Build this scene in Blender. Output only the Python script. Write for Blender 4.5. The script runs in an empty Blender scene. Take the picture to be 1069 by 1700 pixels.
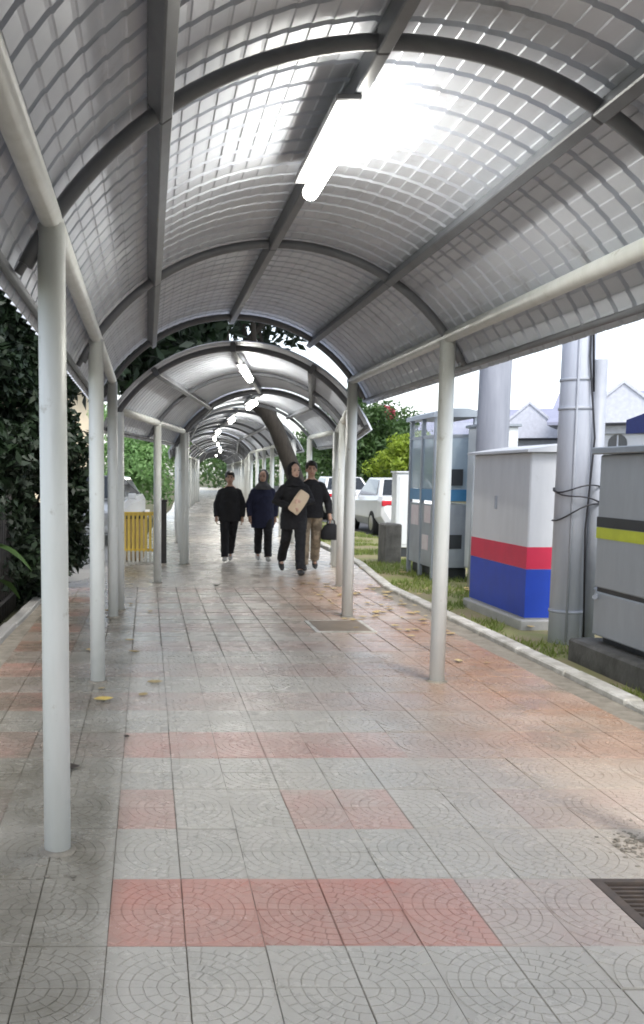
import bpy, bmesh, math, random
import numpy as np
from mathutils import Vector, Matrix, noise
R = math.radians
random.seed(7)
rng = np.random.default_rng(7)
scene = bpy.context.scene
col = scene.collection

# ------------------------------------------------------------------ camera, sky, sun, exposure
cam_d = bpy.data.cameras.new('camera')
cam = bpy.data.objects.new('camera', cam_d)
col.objects.link(cam)
cam.location = (0, 0, 1.5)
cam.rotation_euler = (R(90 - 6.12), 0, 0)
cam_d.sensor_fit = 'VERTICAL'
cam_d.sensor_height = 36.0
cam_d.sensor_width = 36.0 * 1069 / 1700
cam_d.lens = 36.0 * 1585 / 1700
cam_d.shift_x = 289.5 / 1700
cam_d.shift_y = 105.0 / 1700
cam_d.clip_start = 0.05
cam_d.clip_end = 2000
scene.camera = cam

SUN_EL, SUN_AZ = 52.0, 168.0        # azimuth clockwise from +Y
world = bpy.data.worlds.new('World')
scene.world = world
world.use_nodes = True
wn, wl = world.node_tree.nodes, world.node_tree.links
wn.clear()
sky = wn.new('ShaderNodeTexSky')
sky.sky_type = 'NISHITA'
sky.sun_disc = False
sky.sun_elevation = R(SUN_EL)
sky.sun_rotation = R(SUN_AZ)
sky.air_density = 1.0
sky.dust_density = 1.5
sky.ozone_density = 1.0
hs = wn.new('ShaderNodeHueSaturation')
hs.inputs['Saturation'].default_value = 0.48      # overcast: a paler sky than clear air gives
bgn = wn.new('ShaderNodeBackground')
bgn.inputs['Strength'].default_value = 0.15
wo = wn.new('ShaderNodeOutputWorld')
wl.new(sky.outputs[0], hs.inputs['Color'])
wl.new(hs.outputs[0], bgn.inputs['Color'])
wl.new(bgn.outputs[0], wo.inputs['Surface'])

sun_d = bpy.data.lights.new('sun', 'SUN')
sun_d.energy = 0.9
sun_d.angle = R(18)
sun_d.color = (1.0, 0.96, 0.9)
sun = bpy.data.objects.new('sun', sun_d)
col.objects.link(sun)
sd = Vector((math.sin(R(SUN_AZ)) * math.cos(R(SUN_EL)), math.cos(R(SUN_AZ)) * math.cos(R(SUN_EL)), math.sin(R(SUN_EL))))
sun.rotation_euler = sd.to_track_quat('Z', 'Y').to_euler()

vs = scene.view_settings
vs.view_transform = 'Standard'
vs.look = 'None'
vs.exposure = 1.38
vs.gamma = 1.0
scene.cycles.use_denoising = True
scene.cycles.max_bounces = 8
scene.cycles.diffuse_bounces = 5
scene.cycles.filter_width = 1.8
scene.cycles.sample_clamp_indirect = 8.0

# ------------------------------------------------------------------ materials
def new_mat(name):
    m = bpy.data.materials.new(name)
    m.use_nodes = True
    return m, m.node_tree.nodes, m.node_tree.links, m.node_tree.nodes['Principled BSDF']

def mat(name, c1, c2=None, rough=0.5, metal=0.0, scale=6.0, bump=0.0, bscale=40.0, world_co=False, rough2=None, spec=0.5, stretch=None, lo=0.35, hi=0.65, third=None):
    """colour varies between c1 and c2 by noise; a fine noise gives relief"""
    m, n, l, b = new_mat(name)
    b.inputs['Roughness'].default_value = rough
    b.inputs['Metallic'].default_value = metal
    b.inputs['Specular IOR Level'].default_value = spec
    if c2 is None:
        c2 = tuple(v * 0.85 for v in c1)
    if world_co:
        g = n.new('ShaderNodeNewGeometry'); co = g.outputs['Position']
    else:
        t = n.new('ShaderNodeTexCoord'); co = t.outputs['Object']
    if stretch:
        mp = n.new('ShaderNodeMapping'); mp.inputs['Scale'].default_value = stretch
        l.new(co, mp.inputs['Vector']); co2 = mp.outputs['Vector']
    else:
        co2 = co
    nz = n.new('ShaderNodeTexNoise')
    nz.inputs['Scale'].default_value = scale
    nz.inputs['Detail'].default_value = 6
    nz.inputs['Roughness'].default_value = 0.62
    l.new(co2, nz.inputs['Vector'])
    mr = n.new('ShaderNodeMapRange')
    mr.inputs['From Min'].default_value = lo
    mr.inputs['From Max'].default_value = hi
    l.new(nz.outputs['Fac'], mr.inputs['Value'])
    mx = n.new('ShaderNodeMix'); mx.data_type = 'RGBA'
    mx.inputs['A'].default_value = (*c1, 1)
    mx.inputs['B'].default_value = (*c2, 1)
    l.new(mr.outputs['Result'], mx.inputs['Factor'])
    outc = mx.outputs['Result']
    if third:
        tc, tscale, tlo, thi = third
        nz3 = n.new('ShaderNodeTexNoise'); nz3.inputs['Scale'].default_value = tscale; nz3.inputs['Detail'].default_value = 8
        nz3.inputs['Roughness'].default_value = 0.7
        l.new(co, nz3.inputs['Vector'])
        mr3 = n.new('ShaderNodeMapRange'); mr3.inputs['From Min'].default_value = tlo; mr3.inputs['From Max'].default_value = thi
        l.new(nz3.outputs['Fac'], mr3.inputs['Value'])
        mx3 = n.new('ShaderNodeMix'); mx3.data_type = 'RGBA'
        l.new(mr3.outputs['Result'], mx3.inputs['Factor'])
        l.new(outc, mx3.inputs['A']); mx3.inputs['B'].default_value = (*tc, 1)
        outc = mx3.outputs['Result']
    l.new(outc, b.inputs['Base Color'])
    if rough2 is not None:
        mr2 = n.new('ShaderNodeMapRange')
        mr2.inputs['To Min'].default_value = rough
        mr2.inputs['To Max'].default_value = rough2
        mr2.inputs['From Min'].default_value = lo
        mr2.inputs['From Max'].default_value = hi
        l.new(nz.outputs['Fac'], mr2.inputs['Value'])
        l.new(mr2.outputs['Result'], b.inputs['Roughness'])
    if bump:
        nb = n.new('ShaderNodeTexNoise')
        nb.inputs['Scale'].default_value = bscale
        nb.inputs['Detail'].default_value = 4
        l.new(co, nb.inputs['Vector'])
        bp = n.new('ShaderNodeBump')
        bp.inputs['Strength'].default_value = bump
        bp.inputs['Distance'].default_value = 0.01
        l.new(nb.outputs['Fac'], bp.inputs['Height'])
        l.new(bp.outputs['Normal'], b.inputs['Normal'])
    return m

def leaf_mat(name, c1, c2, trans=0.35, scale=1.2):
    m, n, l, b = new_mat(name)
    t = n.new('ShaderNodeTexCoord')
    nz = n.new('ShaderNodeTexNoise'); nz.inputs['Scale'].default_value = scale; nz.inputs['Detail'].default_value = 5
    nz.inputs['Roughness'].default_value = 0.75
    l.new(t.outputs['Object'], nz.inputs['Vector'])
    mr = n.new('ShaderNodeMapRange'); mr.inputs['From Min'].default_value = 0.33; mr.inputs['From Max'].default_value = 0.67
    l.new(nz.outputs['Fac'], mr.inputs['Value'])
    mx = n.new('ShaderNodeMix'); mx.data_type = 'RGBA'
    mx.inputs['A'].default_value = (*c1, 1); mx.inputs['B'].default_value = (*c2, 1)
    l.new(mr.outputs['Result'], mx.inputs['Factor'])
    l.new(mx.outputs['Result'], b.inputs['Base Color'])
    b.inputs['Roughness'].default_value = 0.55
    tr = n.new('ShaderNodeBsdfTranslucent')
    l.new(mx.outputs['Result'], tr.inputs['Color'])
    ms = n.new('ShaderNodeMixShader'); ms.inputs[0].default_value = trans
    l.new(b.outputs[0], ms.inputs[1]); l.new(tr.outputs[0], ms.inputs[2])
    l.new(ms.outputs[0], n['Material Output'].inputs['Surface'])
    return m

def emit_mat(name, c, s):
    m, n, l, b = new_mat(name)
    b.inputs['Base Color'].default_value = (*c, 1)
    b.inputs['Emission Color'].default_value = (*c, 1)
    b.inputs['Emission Strength'].default_value = s
    return m

def glass_mat(name, c=(0.75, 0.85, 0.9), alpha=0.35, rough=0.06):
    m, n, l, b = new_mat(name)
    b.inputs['Base Color'].default_value = (*c, 1)
    b.inputs['Roughness'].default_value = rough
    b.inputs['Alpha'].default_value = alpha
    return m

M = {}
M['paint'] = mat('post_paint', (0.74, 0.76, 0.74), (0.67, 0.69, 0.66), rough=0.30, rough2=0.45, scale=3.0, stretch=(3, 3, 0.5), bump=0.08, bscale=25, third=((0.30, 0.27, 0.20), 9.0, 0.62, 0.78))
M['steel'] = mat('frame_paint', (0.15, 0.16, 0.175), (0.11, 0.115, 0.13), rough=0.42, scale=4, third=((0.14, 0.11, 0.10), 7.0, 0.66, 0.8))
M['sheet'] = mat('roof_sheet_metal', (0.60, 0.63, 0.69), (0.53, 0.555, 0.62), rough=0.40, rough2=0.52, metal=0.22, scale=1.4, bump=0.04, bscale=20, third=((0.33, 0.325, 0.34), 2.6, 0.56, 0.80))
M['tube'] = emit_mat('fluorescent_tube', (1.0, 0.975, 0.89), 21.0)
M['batten'] = mat('lamp_batten', (0.20, 0.20, 0.21), rough=0.5)
# paving: dust, stains and wear are bound to the place and run across the tiles
def paving_mat(name, c1, c2, joints=False, dust=0.5):
    m, n, l, b = new_mat(name)
    g = n.new('ShaderNodeNewGeometry'); pos = g.outputs['Position']
    sep = n.new('ShaderNodeSeparateXYZ'); l.new(pos, sep.inputs[0])
    def nz(scale, detail=8, rough=0.65, off=0.0):
        t = n.new('ShaderNodeTexNoise'); t.inputs['Scale'].default_value = scale; t.inputs['Detail'].default_value = detail; t.inputs['Roughness'].default_value = rough
        if off:
            v = n.new('ShaderNodeVectorMath'); v.operation = 'ADD'; v.inputs[1].default_value = (off, off * 1.7, 0); l.new(pos, v.inputs[0]); l.new(v.outputs[0], t.inputs['Vector'])
        else:
            l.new(pos, t.inputs['Vector'])
        return t.outputs['Fac']
    def mr(src, a0, a1, b0=0.0, b1=1.0, smooth=False):
        t = n.new('ShaderNodeMapRange'); t.inputs['From Min'].default_value = a0; t.inputs['From Max'].default_value = a1
        t.inputs['To Min'].default_value = b0; t.inputs['To Max'].default_value = b1
        if smooth: t.interpolation_type = 'SMOOTHSTEP'
        l.new(src, t.inputs['Value']); return t.outputs['Result']
    def mul(p, q):
        t = n.new('ShaderNodeMath'); t.operation = 'MULTIPLY'; l.new(p, t.inputs[0]); l.new(q, t.inputs[1]); return t.outputs[0]
    def mix(fac, A, B):
        t = n.new('ShaderNodeMix'); t.data_type = 'RGBA'
        if isinstance(fac, float): t.inputs['Factor'].default_value = fac
        else: l.new(fac, t.inputs['Factor'])
        for s_, v in (('A', A), ('B', B)):
            if isinstance(v, tuple): t.inputs[s_].default_value = (*v, 1)
            else: l.new(v, t.inputs[s_])
        return t.outputs['Result']
    c = mix(mr(nz(2.8), 0.35, 0.65), c1, c2)
    # each tile a shade of its own
    oi = n.new('ShaderNodeObjectInfo')
    c = mix(mr(oi.outputs['Random'], 0, 1, 0.0, 0.16), c, (0.30, 0.28, 0.24))
    c = mix(mr(nz(1.3, off=3.1), 0.34, 0.66, 0.04, dust), c, (0.63, 0.57, 0.48))             # trodden dust
    x, y = sep.outputs['X'], sep.outputs['Y']
    nd, nd2 = nz(1.9, off=7.7), nz(1.1, off=13.3)
    c = mix(mul(mr(x, -0.06, -0.20), mr(nd, 0.3, 0.7, 0.42, 1.0)), c, (0.175, 0.155, 0.115))     # mould along the left posts
    rm = mul(mr(x, 0.9, 2.3, smooth=True), mr(y, 2.8, 6.4, 0.15, 1.0, smooth=True))
    rm = mul(rm, mr(y, 12.5, 15.5, 1.0, 0.0, smooth=True))
    c = mix(mul(rm, mr(nd2, 0.3, 0.62, 0.42, 1.0)), c, (0.34, 0.195, 0.12))                    # red earth washed in from the verge
    c = mix(mul(mul(mr(x, 1.5, 2.4, smooth=True), mr(y, 12.5, 15.5, 1.0, 0.0)), mr(nz(1.6, off=21.0), 0.5, 0.72, 0.0, 0.8)), c, (0.20, 0.18, 0.15))
    c = mix(mr(nz(7.0, off=5.0), 0.60, 0.80, 0.0, 0.45), c, (0.17, 0.15, 0.12))                # spots and scuffs
    c = mix(mr(nz(45.0, 3), 0.62, 0.75, 0.0, 0.3), c, (0.14, 0.125, 0.10))
    if joints:
        br = n.new('ShaderNodeTexBrick'); br.offset = 0.0
        br.inputs['Scale'].default_value = 1.0; br.inputs['Brick Width'].default_value = T; br.inputs['Row Height'].default_value = T
        br.inputs['Mortar Size'].default_value = 0.003
        v = n.new('ShaderNodeVectorMath'); v.operation = 'ADD'; v.inputs[1].default_value = (0.13, -2.9 + 20 * T, 0); l.new(pos, v.inputs[0]); l.new(v.outputs[0], br.inputs['Vector'])
        c = mix(mr(br.outputs['Fac'], 0, 1, 0, 0.6), c, (0.17, 0.15, 0.12))
    l.new(c, b.inputs['Base Color'])
    l.new(mr(nz(2.2, off=9.0), 0.35, 0.65, 0.17, 0.38), b.inputs['Roughness'])
    bp = n.new('ShaderNodeBump'); bp.inputs['Strength'].default_value = 0.3; bp.inputs['Distance'].default_value = 0.008
    l.new(nz(70.0, 4), bp.inputs['Height']); l.new(bp.outputs['Normal'], b.inputs['Normal'])
    return m
T = 0.2525
M['tile_grey'] = paving_mat('tile_grey', (0.59, 0.55, 0.48), (0.51, 0.475, 0.41))
M['tile_red'] = paving_mat('tile_red', (0.64, 0.265, 0.20), (0.58, 0.28, 0.22), dust=0.38)
M['tile_pink'] = paving_mat('tile_pink', (0.53, 0.385, 0.335), (0.50, 0.42, 0.37), dust=0.6)
M['tile_rose'] = paving_mat('tile_rose', (0.60, 0.335, 0.275), (0.55, 0.35, 0.29), dust=0.55)
M['tile_far'] = paving_mat('tile_far', (0.58, 0.53, 0.46), (0.54, 0.46, 0.39), joints=True)
M['joint'] = mat('joint_dirt', (0.30, 0.27, 0.22), (0.17, 0.15, 0.12), rough=0.9, scale=9, world_co=True)
M['kerb'] = mat('kerb_paint', (0.62, 0.60, 0.55), (0.36, 0.34, 0.29), rough=0.75, scale=7, world_co=True, bump=0.4, bscale=50)
M['concrete'] = mat('concrete', (0.40, 0.39, 0.37), (0.30, 0.295, 0.28), rough=0.75, scale=3, bump=0.25, bscale=40, third=((0.2, 0.2, 0.19), 5, 0.6, 0.8))
M['dark_concrete'] = mat('dark_concrete', (0.13, 0.125, 0.115), (0.07, 0.068, 0.06), rough=0.85, scale=6, bump=0.5, bscale=40)
M['pole'] = mat('pole_concrete', (0.58, 0.61, 0.68), (0.47, 0.50, 0.57), rough=0.7, scale=2.5, stretch=(3, 3, 0.4), bump=0.15, bscale=50, third=((0.25, 0.26, 0.28), 4, 0.62, 0.8))
M['old_pole'] = mat('old_pole_concrete', (0.30, 0.315, 0.36), (0.23, 0.245, 0.285), rough=0.75, scale=2.5, stretch=(3, 3, 0.4), bump=0.15, bscale=50, third=((0.17, 0.18, 0.2), 4, 0.62, 0.8))
M['grass_soil'] = mat('verge_soil', (0.20, 0.22, 0.07), (0.26, 0.21, 0.13), rough=0.95, scale=1.8, world_co=True, bump=0.6, bscale=30)
M['ground'] = mat('ground_earth', (0.09, 0.11, 0.045), (0.13, 0.11, 0.07), rough=0.95, scale=0.6, world_co=True, bump=0.4, bscale=8)
M['asphalt'] = mat('asphalt', (0.065, 0.065, 0.068), (0.05, 0.05, 0.052), rough=0.85, scale=4, world_co=True, bump=0.4, bscale=90)
M['drive'] = mat('driveway_concrete', (0.48, 0.47, 0.44), (0.40, 0.385, 0.36), rough=0.8, scale=2, world_co=True, bump=0.2)
M['black_metal'] = mat('black_metal', (0.025, 0.025, 0.026), (0.05, 0.045, 0.04), rough=0.5, scale=10)
M['grate'] = mat('grate_iron', (0.10, 0.085, 0.075), (0.16, 0.12, 0.095), rough=0.6, metal=0.4, scale=14)
M['pit'] = mat('pit_dark', (0.02, 0.019, 0.017), rough=0.95)
M['cover'] = mat('cover_plate', (0.23, 0.175, 0.12), (0.16, 0.125, 0.09), rough=0.6, scale=5, bump=0.3)
M['yellow'] = mat('yellow_paint', (0.76, 0.54, 0.08), (0.62, 0.45, 0.10), rough=0.5, scale=6)
M['slat_pale'] = mat('slat_pale', (0.62, 0.60, 0.53), (0.5, 0.48, 0.42), rough=0.6, scale=4)
M['cream_wall'] = mat('cream_wall', (0.70, 0.60, 0.44), (0.6, 0.52, 0.4), rough=0.85, scale=2)
M['box_grey'] = mat('cabinet_grey_paint', (0.56, 0.575, 0.60), (0.51, 0.525, 0.55), rough=0.5, scale=3, stretch=(2, 2, 0.6), bump=0.06, third=((0.33, 0.33, 0.33), 6, 0.64, 0.8))
M['box_red'] = mat('band_red', (0.58, 0.018, 0.065), (0.5, 0.018, 0.06), rough=0.45, scale=4)
M['box_blue'] = mat('band_blue', (0.008, 0.05, 0.42), (0.008, 0.045, 0.36), rough=0.45, scale=4)
M['cab_grey'] = mat('kiosk_grey', (0.33, 0.36, 0.385), (0.29, 0.315, 0.34), rough=0.4, scale=3, stretch=(2, 2, 0.6), bump=0.05)
M['cab_dark'] = mat('cabinet_dark', (0.03, 0.035, 0.04), rough=0.5)
M['lime'] = mat('lime_band', (0.52, 0.58, 0.05), rough=0.5)
M['white_metal'] = mat('white_metal', (0.70, 0.73, 0.74), (0.62, 0.65, 0.66), rough=0.4, scale=3, third=((0.45, 0.45, 0.42), 5, 0.66, 0.82))
M['booth_frame'] = mat('booth_frame', (0.33, 0.37, 0.41), (0.28, 0.31, 0.35), rough=0.4, metal=0.3, scale=4)
M['booth_glass'] = glass_mat('booth_glass', (0.42, 0.52, 0.60), 0.72, 0.12)
M['booth_clear'] = glass_mat('booth_clear_glass', (0.8, 0.85, 0.9), 0.22, 0.06)
M['blue_panel'] = mat('blue_panel', (0.06, 0.22, 0.42), rough=0.4)
M['paper'] = mat('paper_notice', (0.66, 0.62, 0.62), (0.6, 0.52, 0.55), rough=0.7, scale=8)
M['cable'] = mat('cable_black', (0.02, 0.02, 0.025), rough=0.5)
M['conduit'] = mat('conduit', (0.36, 0.38, 0.42), (0.3, 0.32, 0.36), rough=0.5, scale=5)
M['bark'] = mat('bark', (0.04, 0.034, 0.027), (0.02, 0.017, 0.014), rough=0.9, scale=6, bump=0.8, bscale=14, stretch=(3, 3, 0.7))
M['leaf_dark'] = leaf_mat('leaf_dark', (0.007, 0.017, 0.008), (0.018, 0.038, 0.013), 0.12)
M['leaf_mid'] = leaf_mat('leaf_mid', (0.04, 0.085, 0.025), (0.075, 0.14, 0.035), 0.3)
M['leaf_bright'] = leaf_mat('leaf_bright', (0.20, 0.38, 0.13), (0.34, 0.52, 0.22), 0.45)
M['leaf_lime'] = leaf_mat('leaf_lime', (0.19, 0.30, 0.03), (0.34, 0.42, 0.05), 0.45)
M['blossom'] = leaf_mat('red_blossom', (0.50, 0.06, 0.10), (0.60, 0.16, 0.20), 0.4)
M['grass'] = leaf_mat('grass_blades', (0.12, 0.19, 0.035), (0.23, 0.27, 0.06), 0.35, scale=1.5)
M['dry_leaf'] = mat('dry_leaf', (0.42, 0.30, 0.13), (0.5, 0.40, 0.22), rough=0.7, scale=20)
M['yellow_leaf'] = mat('yellow_leaf', (0.62, 0.48, 0.13), (0.55, 0.38, 0.10), rough=0.6, scale=20)
M['dark_leaf'] = mat('dark_leaf', (0.05, 0.038, 0.028), rough=0.7, scale=20)
M['car_white'] = mat('car_white', (0.78, 0.79, 0.80), (0.74, 0.75, 0.76), rough=0.18, scale=2)
M['car_glass'] = mat('car_glass', (0.02, 0.025, 0.03), rough=0.06)
M['tail_red'] = mat('tail_red', (0.55, 0.015, 0.03), rough=0.2)
M['tyre'] = mat('tyre', (0.02, 0.02, 0.02), rough=0.85)
M['rim'] = mat('rim', (0.5, 0.5, 0.52), rough=0.3, metal=0.8)
M['plate'] = mat('plate_black', (0.03, 0.03, 0.03), rough=0.5)
M['house_wall'] = mat('house_wall', (0.66, 0.67, 0.72), (0.58, 0.59, 0.64), rough=0.85, scale=1.0)
M['house_roof'] = mat('house_roof', (0.30, 0.31, 0.40), (0.25, 0.26, 0.35), rough=0.8, scale=2, bump=0.3, bscale=10)
M['house_trim'] = mat('house_trim', (0.60, 0.62, 0.70), rough=0.7)
M['house_glass'] = mat('house_glass', (0.06, 0.07, 0.09), rough=0.1)
M['navy_awning'] = mat('navy_awning', (0.02, 0.03, 0.16), rough=0.7)
M['sign_red'] = mat('sign_red', (0.55, 0.05, 0.10), rough=0.4)
M['skin'] = mat('skin', (0.46, 0.28, 0.20), (0.42, 0.25, 0.18), rough=0.5, scale=10)
M['skin_pale'] = mat('skin_pale', (0.60, 0.40, 0.31), (0.55, 0.36, 0.28), rough=0.5, scale=10)
M['hair'] = mat('hair', (0.012, 0.010, 0.009), rough=0.45)
M['cloth_black'] = mat('cloth_black', (0.007, 0.007, 0.009), (0.011, 0.011, 0.014), rough=0.85, scale=12, bump=0.2, bscale=60)
M['cloth_navy'] = mat('cloth_navy', (0.009, 0.011, 0.035), (0.014, 0.017, 0.048), rough=0.85, scale=12, bump=0.2, bscale=60)
M['cloth_grey'] = mat('cloth_grey', (0.05, 0.05, 0.055), (0.08, 0.08, 0.085), rough=0.85, scale=12)
M['cloth_khaki'] = mat('cloth_khaki', (0.30, 0.245, 0.175), (0.13, 0.105, 0.075), rough=0.9, scale=9, lo=0.42, hi=0.62)
M['shoe_light'] = mat('shoe_light', (0.55, 0.53, 0.50), rough=0.6)
M['shoe_dark'] = mat('shoe_dark', (0.03, 0.03, 0.03), rough=0.5)
M['folder'] = mat('folder_card', (0.66, 0.53, 0.38), (0.60, 0.47, 0.33), rough=0.7, scale=6)
M['eye'] = mat('eye_dark', (0.01, 0.008, 0.007), rough=0.3)
M['lip'] = mat('lip', (0.34, 0.13, 0.11), rough=0.5)

# ------------------------------------------------------------------ mesh helpers
class MB:
    def __init__(s):
        s.v = []; s.f = []; s.smooth = []
    def add(s, verts, faces, smooth=False):
        o = len(s.v)
        s.v += [tuple(p) for p in verts]
        s.f += [tuple(i + o for i in f) for f in faces]
        s.smooth += [smooth] * len(faces)
        return s
    def box(s, x0, x1, y0, y1, z0, z1):
        v = [(x0, y0, z0), (x1, y0, z0), (x1, y1, z0), (x0, y1, z0), (x0, y0, z1), (x1, y0, z1), (x1, y1, z1), (x0, y1, z1)]
        return s.add(v, [(0, 3, 2, 1), (4, 5, 6, 7), (0, 1, 5, 4), (1, 2, 6, 5), (2, 3, 7, 6), (3, 0, 4, 7)])
    def cbox(s, x0, x1, y0, y1, z0, z1, b=0.008):
        """box with chamfered edges"""
        bm = bmesh.new()
        bmesh.ops.create_cube(bm, size=1)
        for p in bm.verts:
            p.co = Vector(((x0 + x1) / 2 + p.co.x * (x1 - x0), (y0 + y1) / 2 + p.co.y * (y1 - y0), (z0 + z1) / 2 + p.co.z * (z1 - z0)))
        bmesh.ops.bevel(bm, geom=list(bm.edges), offset=b, segments=1, affect='EDGES')
        return s.from_bm(bm)
    def from_bm(s, bm, smooth=False):
        bm.verts.index_update()
        s.add([p.co.copy() for p in bm.verts], [[q.index for q in f.verts] for f in bm.faces], smooth)
        bm.free()
        return s
    def path(s, pts, rad, seg=10, cap=True, smooth=True, ell=None):
        pts = [Vector(p) for p in pts]
        n = len(pts)
        if not hasattr(rad, '__len__'):
            rad = [rad] * n
        o = []
        up = None
        for i in range(n):
            d = (pts[min(i + 1, n - 1)] - pts[max(i - 1, 0)]).normalized()
            if up is None:
                a = Vector((0, 0, 1)) if abs(d.z) < 0.9 else Vector((0, 1, 0))
                u = d.cross(a).normalized()
            else:
                u = (up - d * up.dot(d)).normalized()
            w = d.cross(u).normalized()
            up = u
            for k in range(seg):
                t = 2 * math.pi * k / seg
                o.append(pts[i] + (u * math.cos(t) + w * math.sin(t)) * rad[i])
        f = []
        for i in range(n - 1):
            for k in range(seg):
                k2 = (k + 1) % seg
                f.append((i * seg + k, i * seg + k2, (i + 1) * seg + k2, (i + 1) * seg + k))
        s.add(o, f, smooth)
        if cap:
            b = len(s.v) - len(o)
            s.f.append(tuple(b + k for k in range(seg))[::-1]); s.smooth.append(False)
            s.f.append(tuple(b + (n - 1) * seg + k for k in range(seg))); s.smooth.append(False)
        return s
    def ellip(s, c, r, seg=16, rings=10, rot=None):
        v = []; f = []
        for i in range(1, rings):
            ph = math.pi * i / rings
            for k in range(seg):
                t = 2 * math.pi * k / seg
                v.append(Vector((r[0] * math.sin(ph) * math.cos(t), r[1] * math.sin(ph) * math.sin(t), r[2] * math.cos(ph))))
        top = len(v); v.append(Vector((0, 0, r[2]))); v.append(Vector((0, 0, -r[2])))
        for i in range(rings - 2):
            for k in range(seg):
                k2 = (k + 1) % seg
                f.append((i * seg + k, (i + 1) * seg + k, (i + 1) * seg + k2, i * seg + k2))
        for k in range(seg):
            k2 = (k + 1) % seg
            f.append((top, k, k2)); f.append((top + 1, (rings - 2) * seg + k2, (rings - 2) * seg + k))
        if rot is not None:
            v = [rot @ p for p in v]
        return s.add([p + Vector(c) for p in v], f, True)
    def loft(s, rings, seg=20, smooth=True):
        """rings: (z, cx, cy, rx, ry), closed at both ends"""
        v = []; f = []
        for (z, cx, cy, rx, ry) in rings:
            for k in range(seg):
                t = 2 * math.pi * k / seg
                v.append((cx + rx * math.cos(t), cy + ry * math.sin(t), z))
        for i in range(len(rings) - 1):
            for k in range(seg):
                k2 = (k + 1) % seg
                f.append((i * seg + k, i * seg + k2, (i + 1) * seg + k2, (i + 1) * seg + k))
        f.append(tuple(range(seg))[::-1]); f.append(tuple((len(rings) - 1) * seg + k for k in range(seg)))
        return s.add(v, f, smooth)
    def prism(s, poly, axis, a0, a1):
        """extrude a 2d polygon along an axis: 'x' (poly in y,z), 'y' (x,z), 'z' (x,y)"""
        n = len(poly)
        def P(p, a):
            return {'x': (a, p[0], p[1]), 'y': (p[0], a, p[1]), 'z': (p[0], p[1], a)}[axis]
        v = [P(p, a0) for p in poly] + [P(p, a1) for p in poly]
        f = [tuple(range(n))[::-1], tuple(range(n, 2 * n))] + [(i, (i + 1) % n, n + (i + 1) % n, n + i) for i in range(n)]
        return s.add(v, f)
    def mesh(s, name):
        me = bpy.data.meshes.new(name)
        me.from_pydata(s.v, [], s.f)
        me.polygons.foreach_set('use_smooth', s.smooth)
        me.update()
        bm = bmesh.new(); bm.from_mesh(me)
        bmesh.ops.recalc_face_normals(bm, faces=bm.faces)
        bm.to_mesh(me); bm.free()
        return me
    def build(s, name, m, parent=None, loc=(0, 0, 0), rz=0.0):
        return obj(name, s.mesh(name), m, parent, loc, rz)

def obj(name, me, m=None, parent=None, loc=(0, 0, 0), rz=0.0):
    o = bpy.data.objects.new(name, me)
    col.objects.link(o)
    if m is not None and not me.materials:
        me.materials.append(m)
    o.location = loc
    o.rotation_euler = (0, 0, rz)
    if parent is not None:
        o.parent = parent
    return o

def tag(o, label, cat=None, group=None, kind=None):
    if label: o['label'] = label
    if cat: o['category'] = cat
    if group: o['group'] = group
    if kind: o['kind'] = kind
    return o

def thing(name, label, cat, loc=(0, 0, 0), rz=0.0, group=None):
    o = bpy.data.objects.new(name, None)
    col.objects.link(o)
    o.location = loc
    o.rotation_euler = (0, 0, rz)
    return tag(o, label, cat, group)

# ------------------------------------------------------------------ ground, road, verge, driveway
def sheet_poly(name, polys, z, m, label=None):
    b = MB()
    for p in polys:
        b.add([(x, y, z) for x, y in p], [tuple(range(len(p)))])
    o = b.build(name, m)
    o['kind'] = 'structure'
    if label: o['label'] = label
    return o

sheet_poly('ground', [[(-300, -60), (300, -60), (300, 700), (-300, 700)]], -0.10, M['ground'], 'bare earth and grass stretching to the horizon')
sheet_poly('road', [[(5.5, -40), (13, -40), (13, 30), (15, 60), (22, 130), (13, 130), (7.2, 60), (5.5, 30)]], -0.085, M['asphalt'], 'grey asphalt road beyond the verge')
KERB = [(3.10, -4.0), (3.10, 12.5), (3.42, 15.4), (3.60, 18.0), (3.62, 25.0), (4.8, 40.0), (6.4, 66.0), (7.6, 100.0)]
sheet_poly('verge', [[(KERB[0][0], KERB[0][1]), (5.5, -4), (5.5, 30), (7.2, 60), (KERB[6][0], KERB[6][1]), (KERB[5][0], KERB[5][1]), (KERB[4][0], KERB[4][1]), (KERB[3][0], KERB[3][1]), (KERB[2][0], KERB[2][1]), (KERB[1][0], KERB[1][1])]], -0.03, M['grass_soil'], 'patchy grass verge beside the kerb')
sheet_poly('driveway', [[(-14, 13.3), (-0.9, 13.3), (-0.2, 15.62), (0.1, 40), (-14, 40)]], -0.02, M['drive'], 'pale concrete driveway behind the railing')

# ------------------------------------------------------------------ pavement and its tiles
X0, Y0 = -0.13, 2.90
PIT = (1.6375, 2.395, 2.6475, 3.405)      # hole for the drain grate
pv = MB()
pz = -0.007
def quad(b, x0, x1, y0, y1, z):
    b.add([(x0, y0, z), (x1, y0, z), (x1, y1, z), (x0, y1, z)], [(0, 1, 2, 3)])
quad(pv, -1.30, PIT[0], -4, 12.5, pz)
quad(pv, PIT[1], 3.10, -4, 12.5, pz)
quad(pv, PIT[0], PIT[1], -4, PIT[2], pz)
quad(pv, PIT[0], PIT[1], PIT[3], 12.5, pz)
pav = pv.build('pavement', M['joint'])
tag(pav, 'grey and red patterned paving under the covered walkway', kind='structure')
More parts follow.
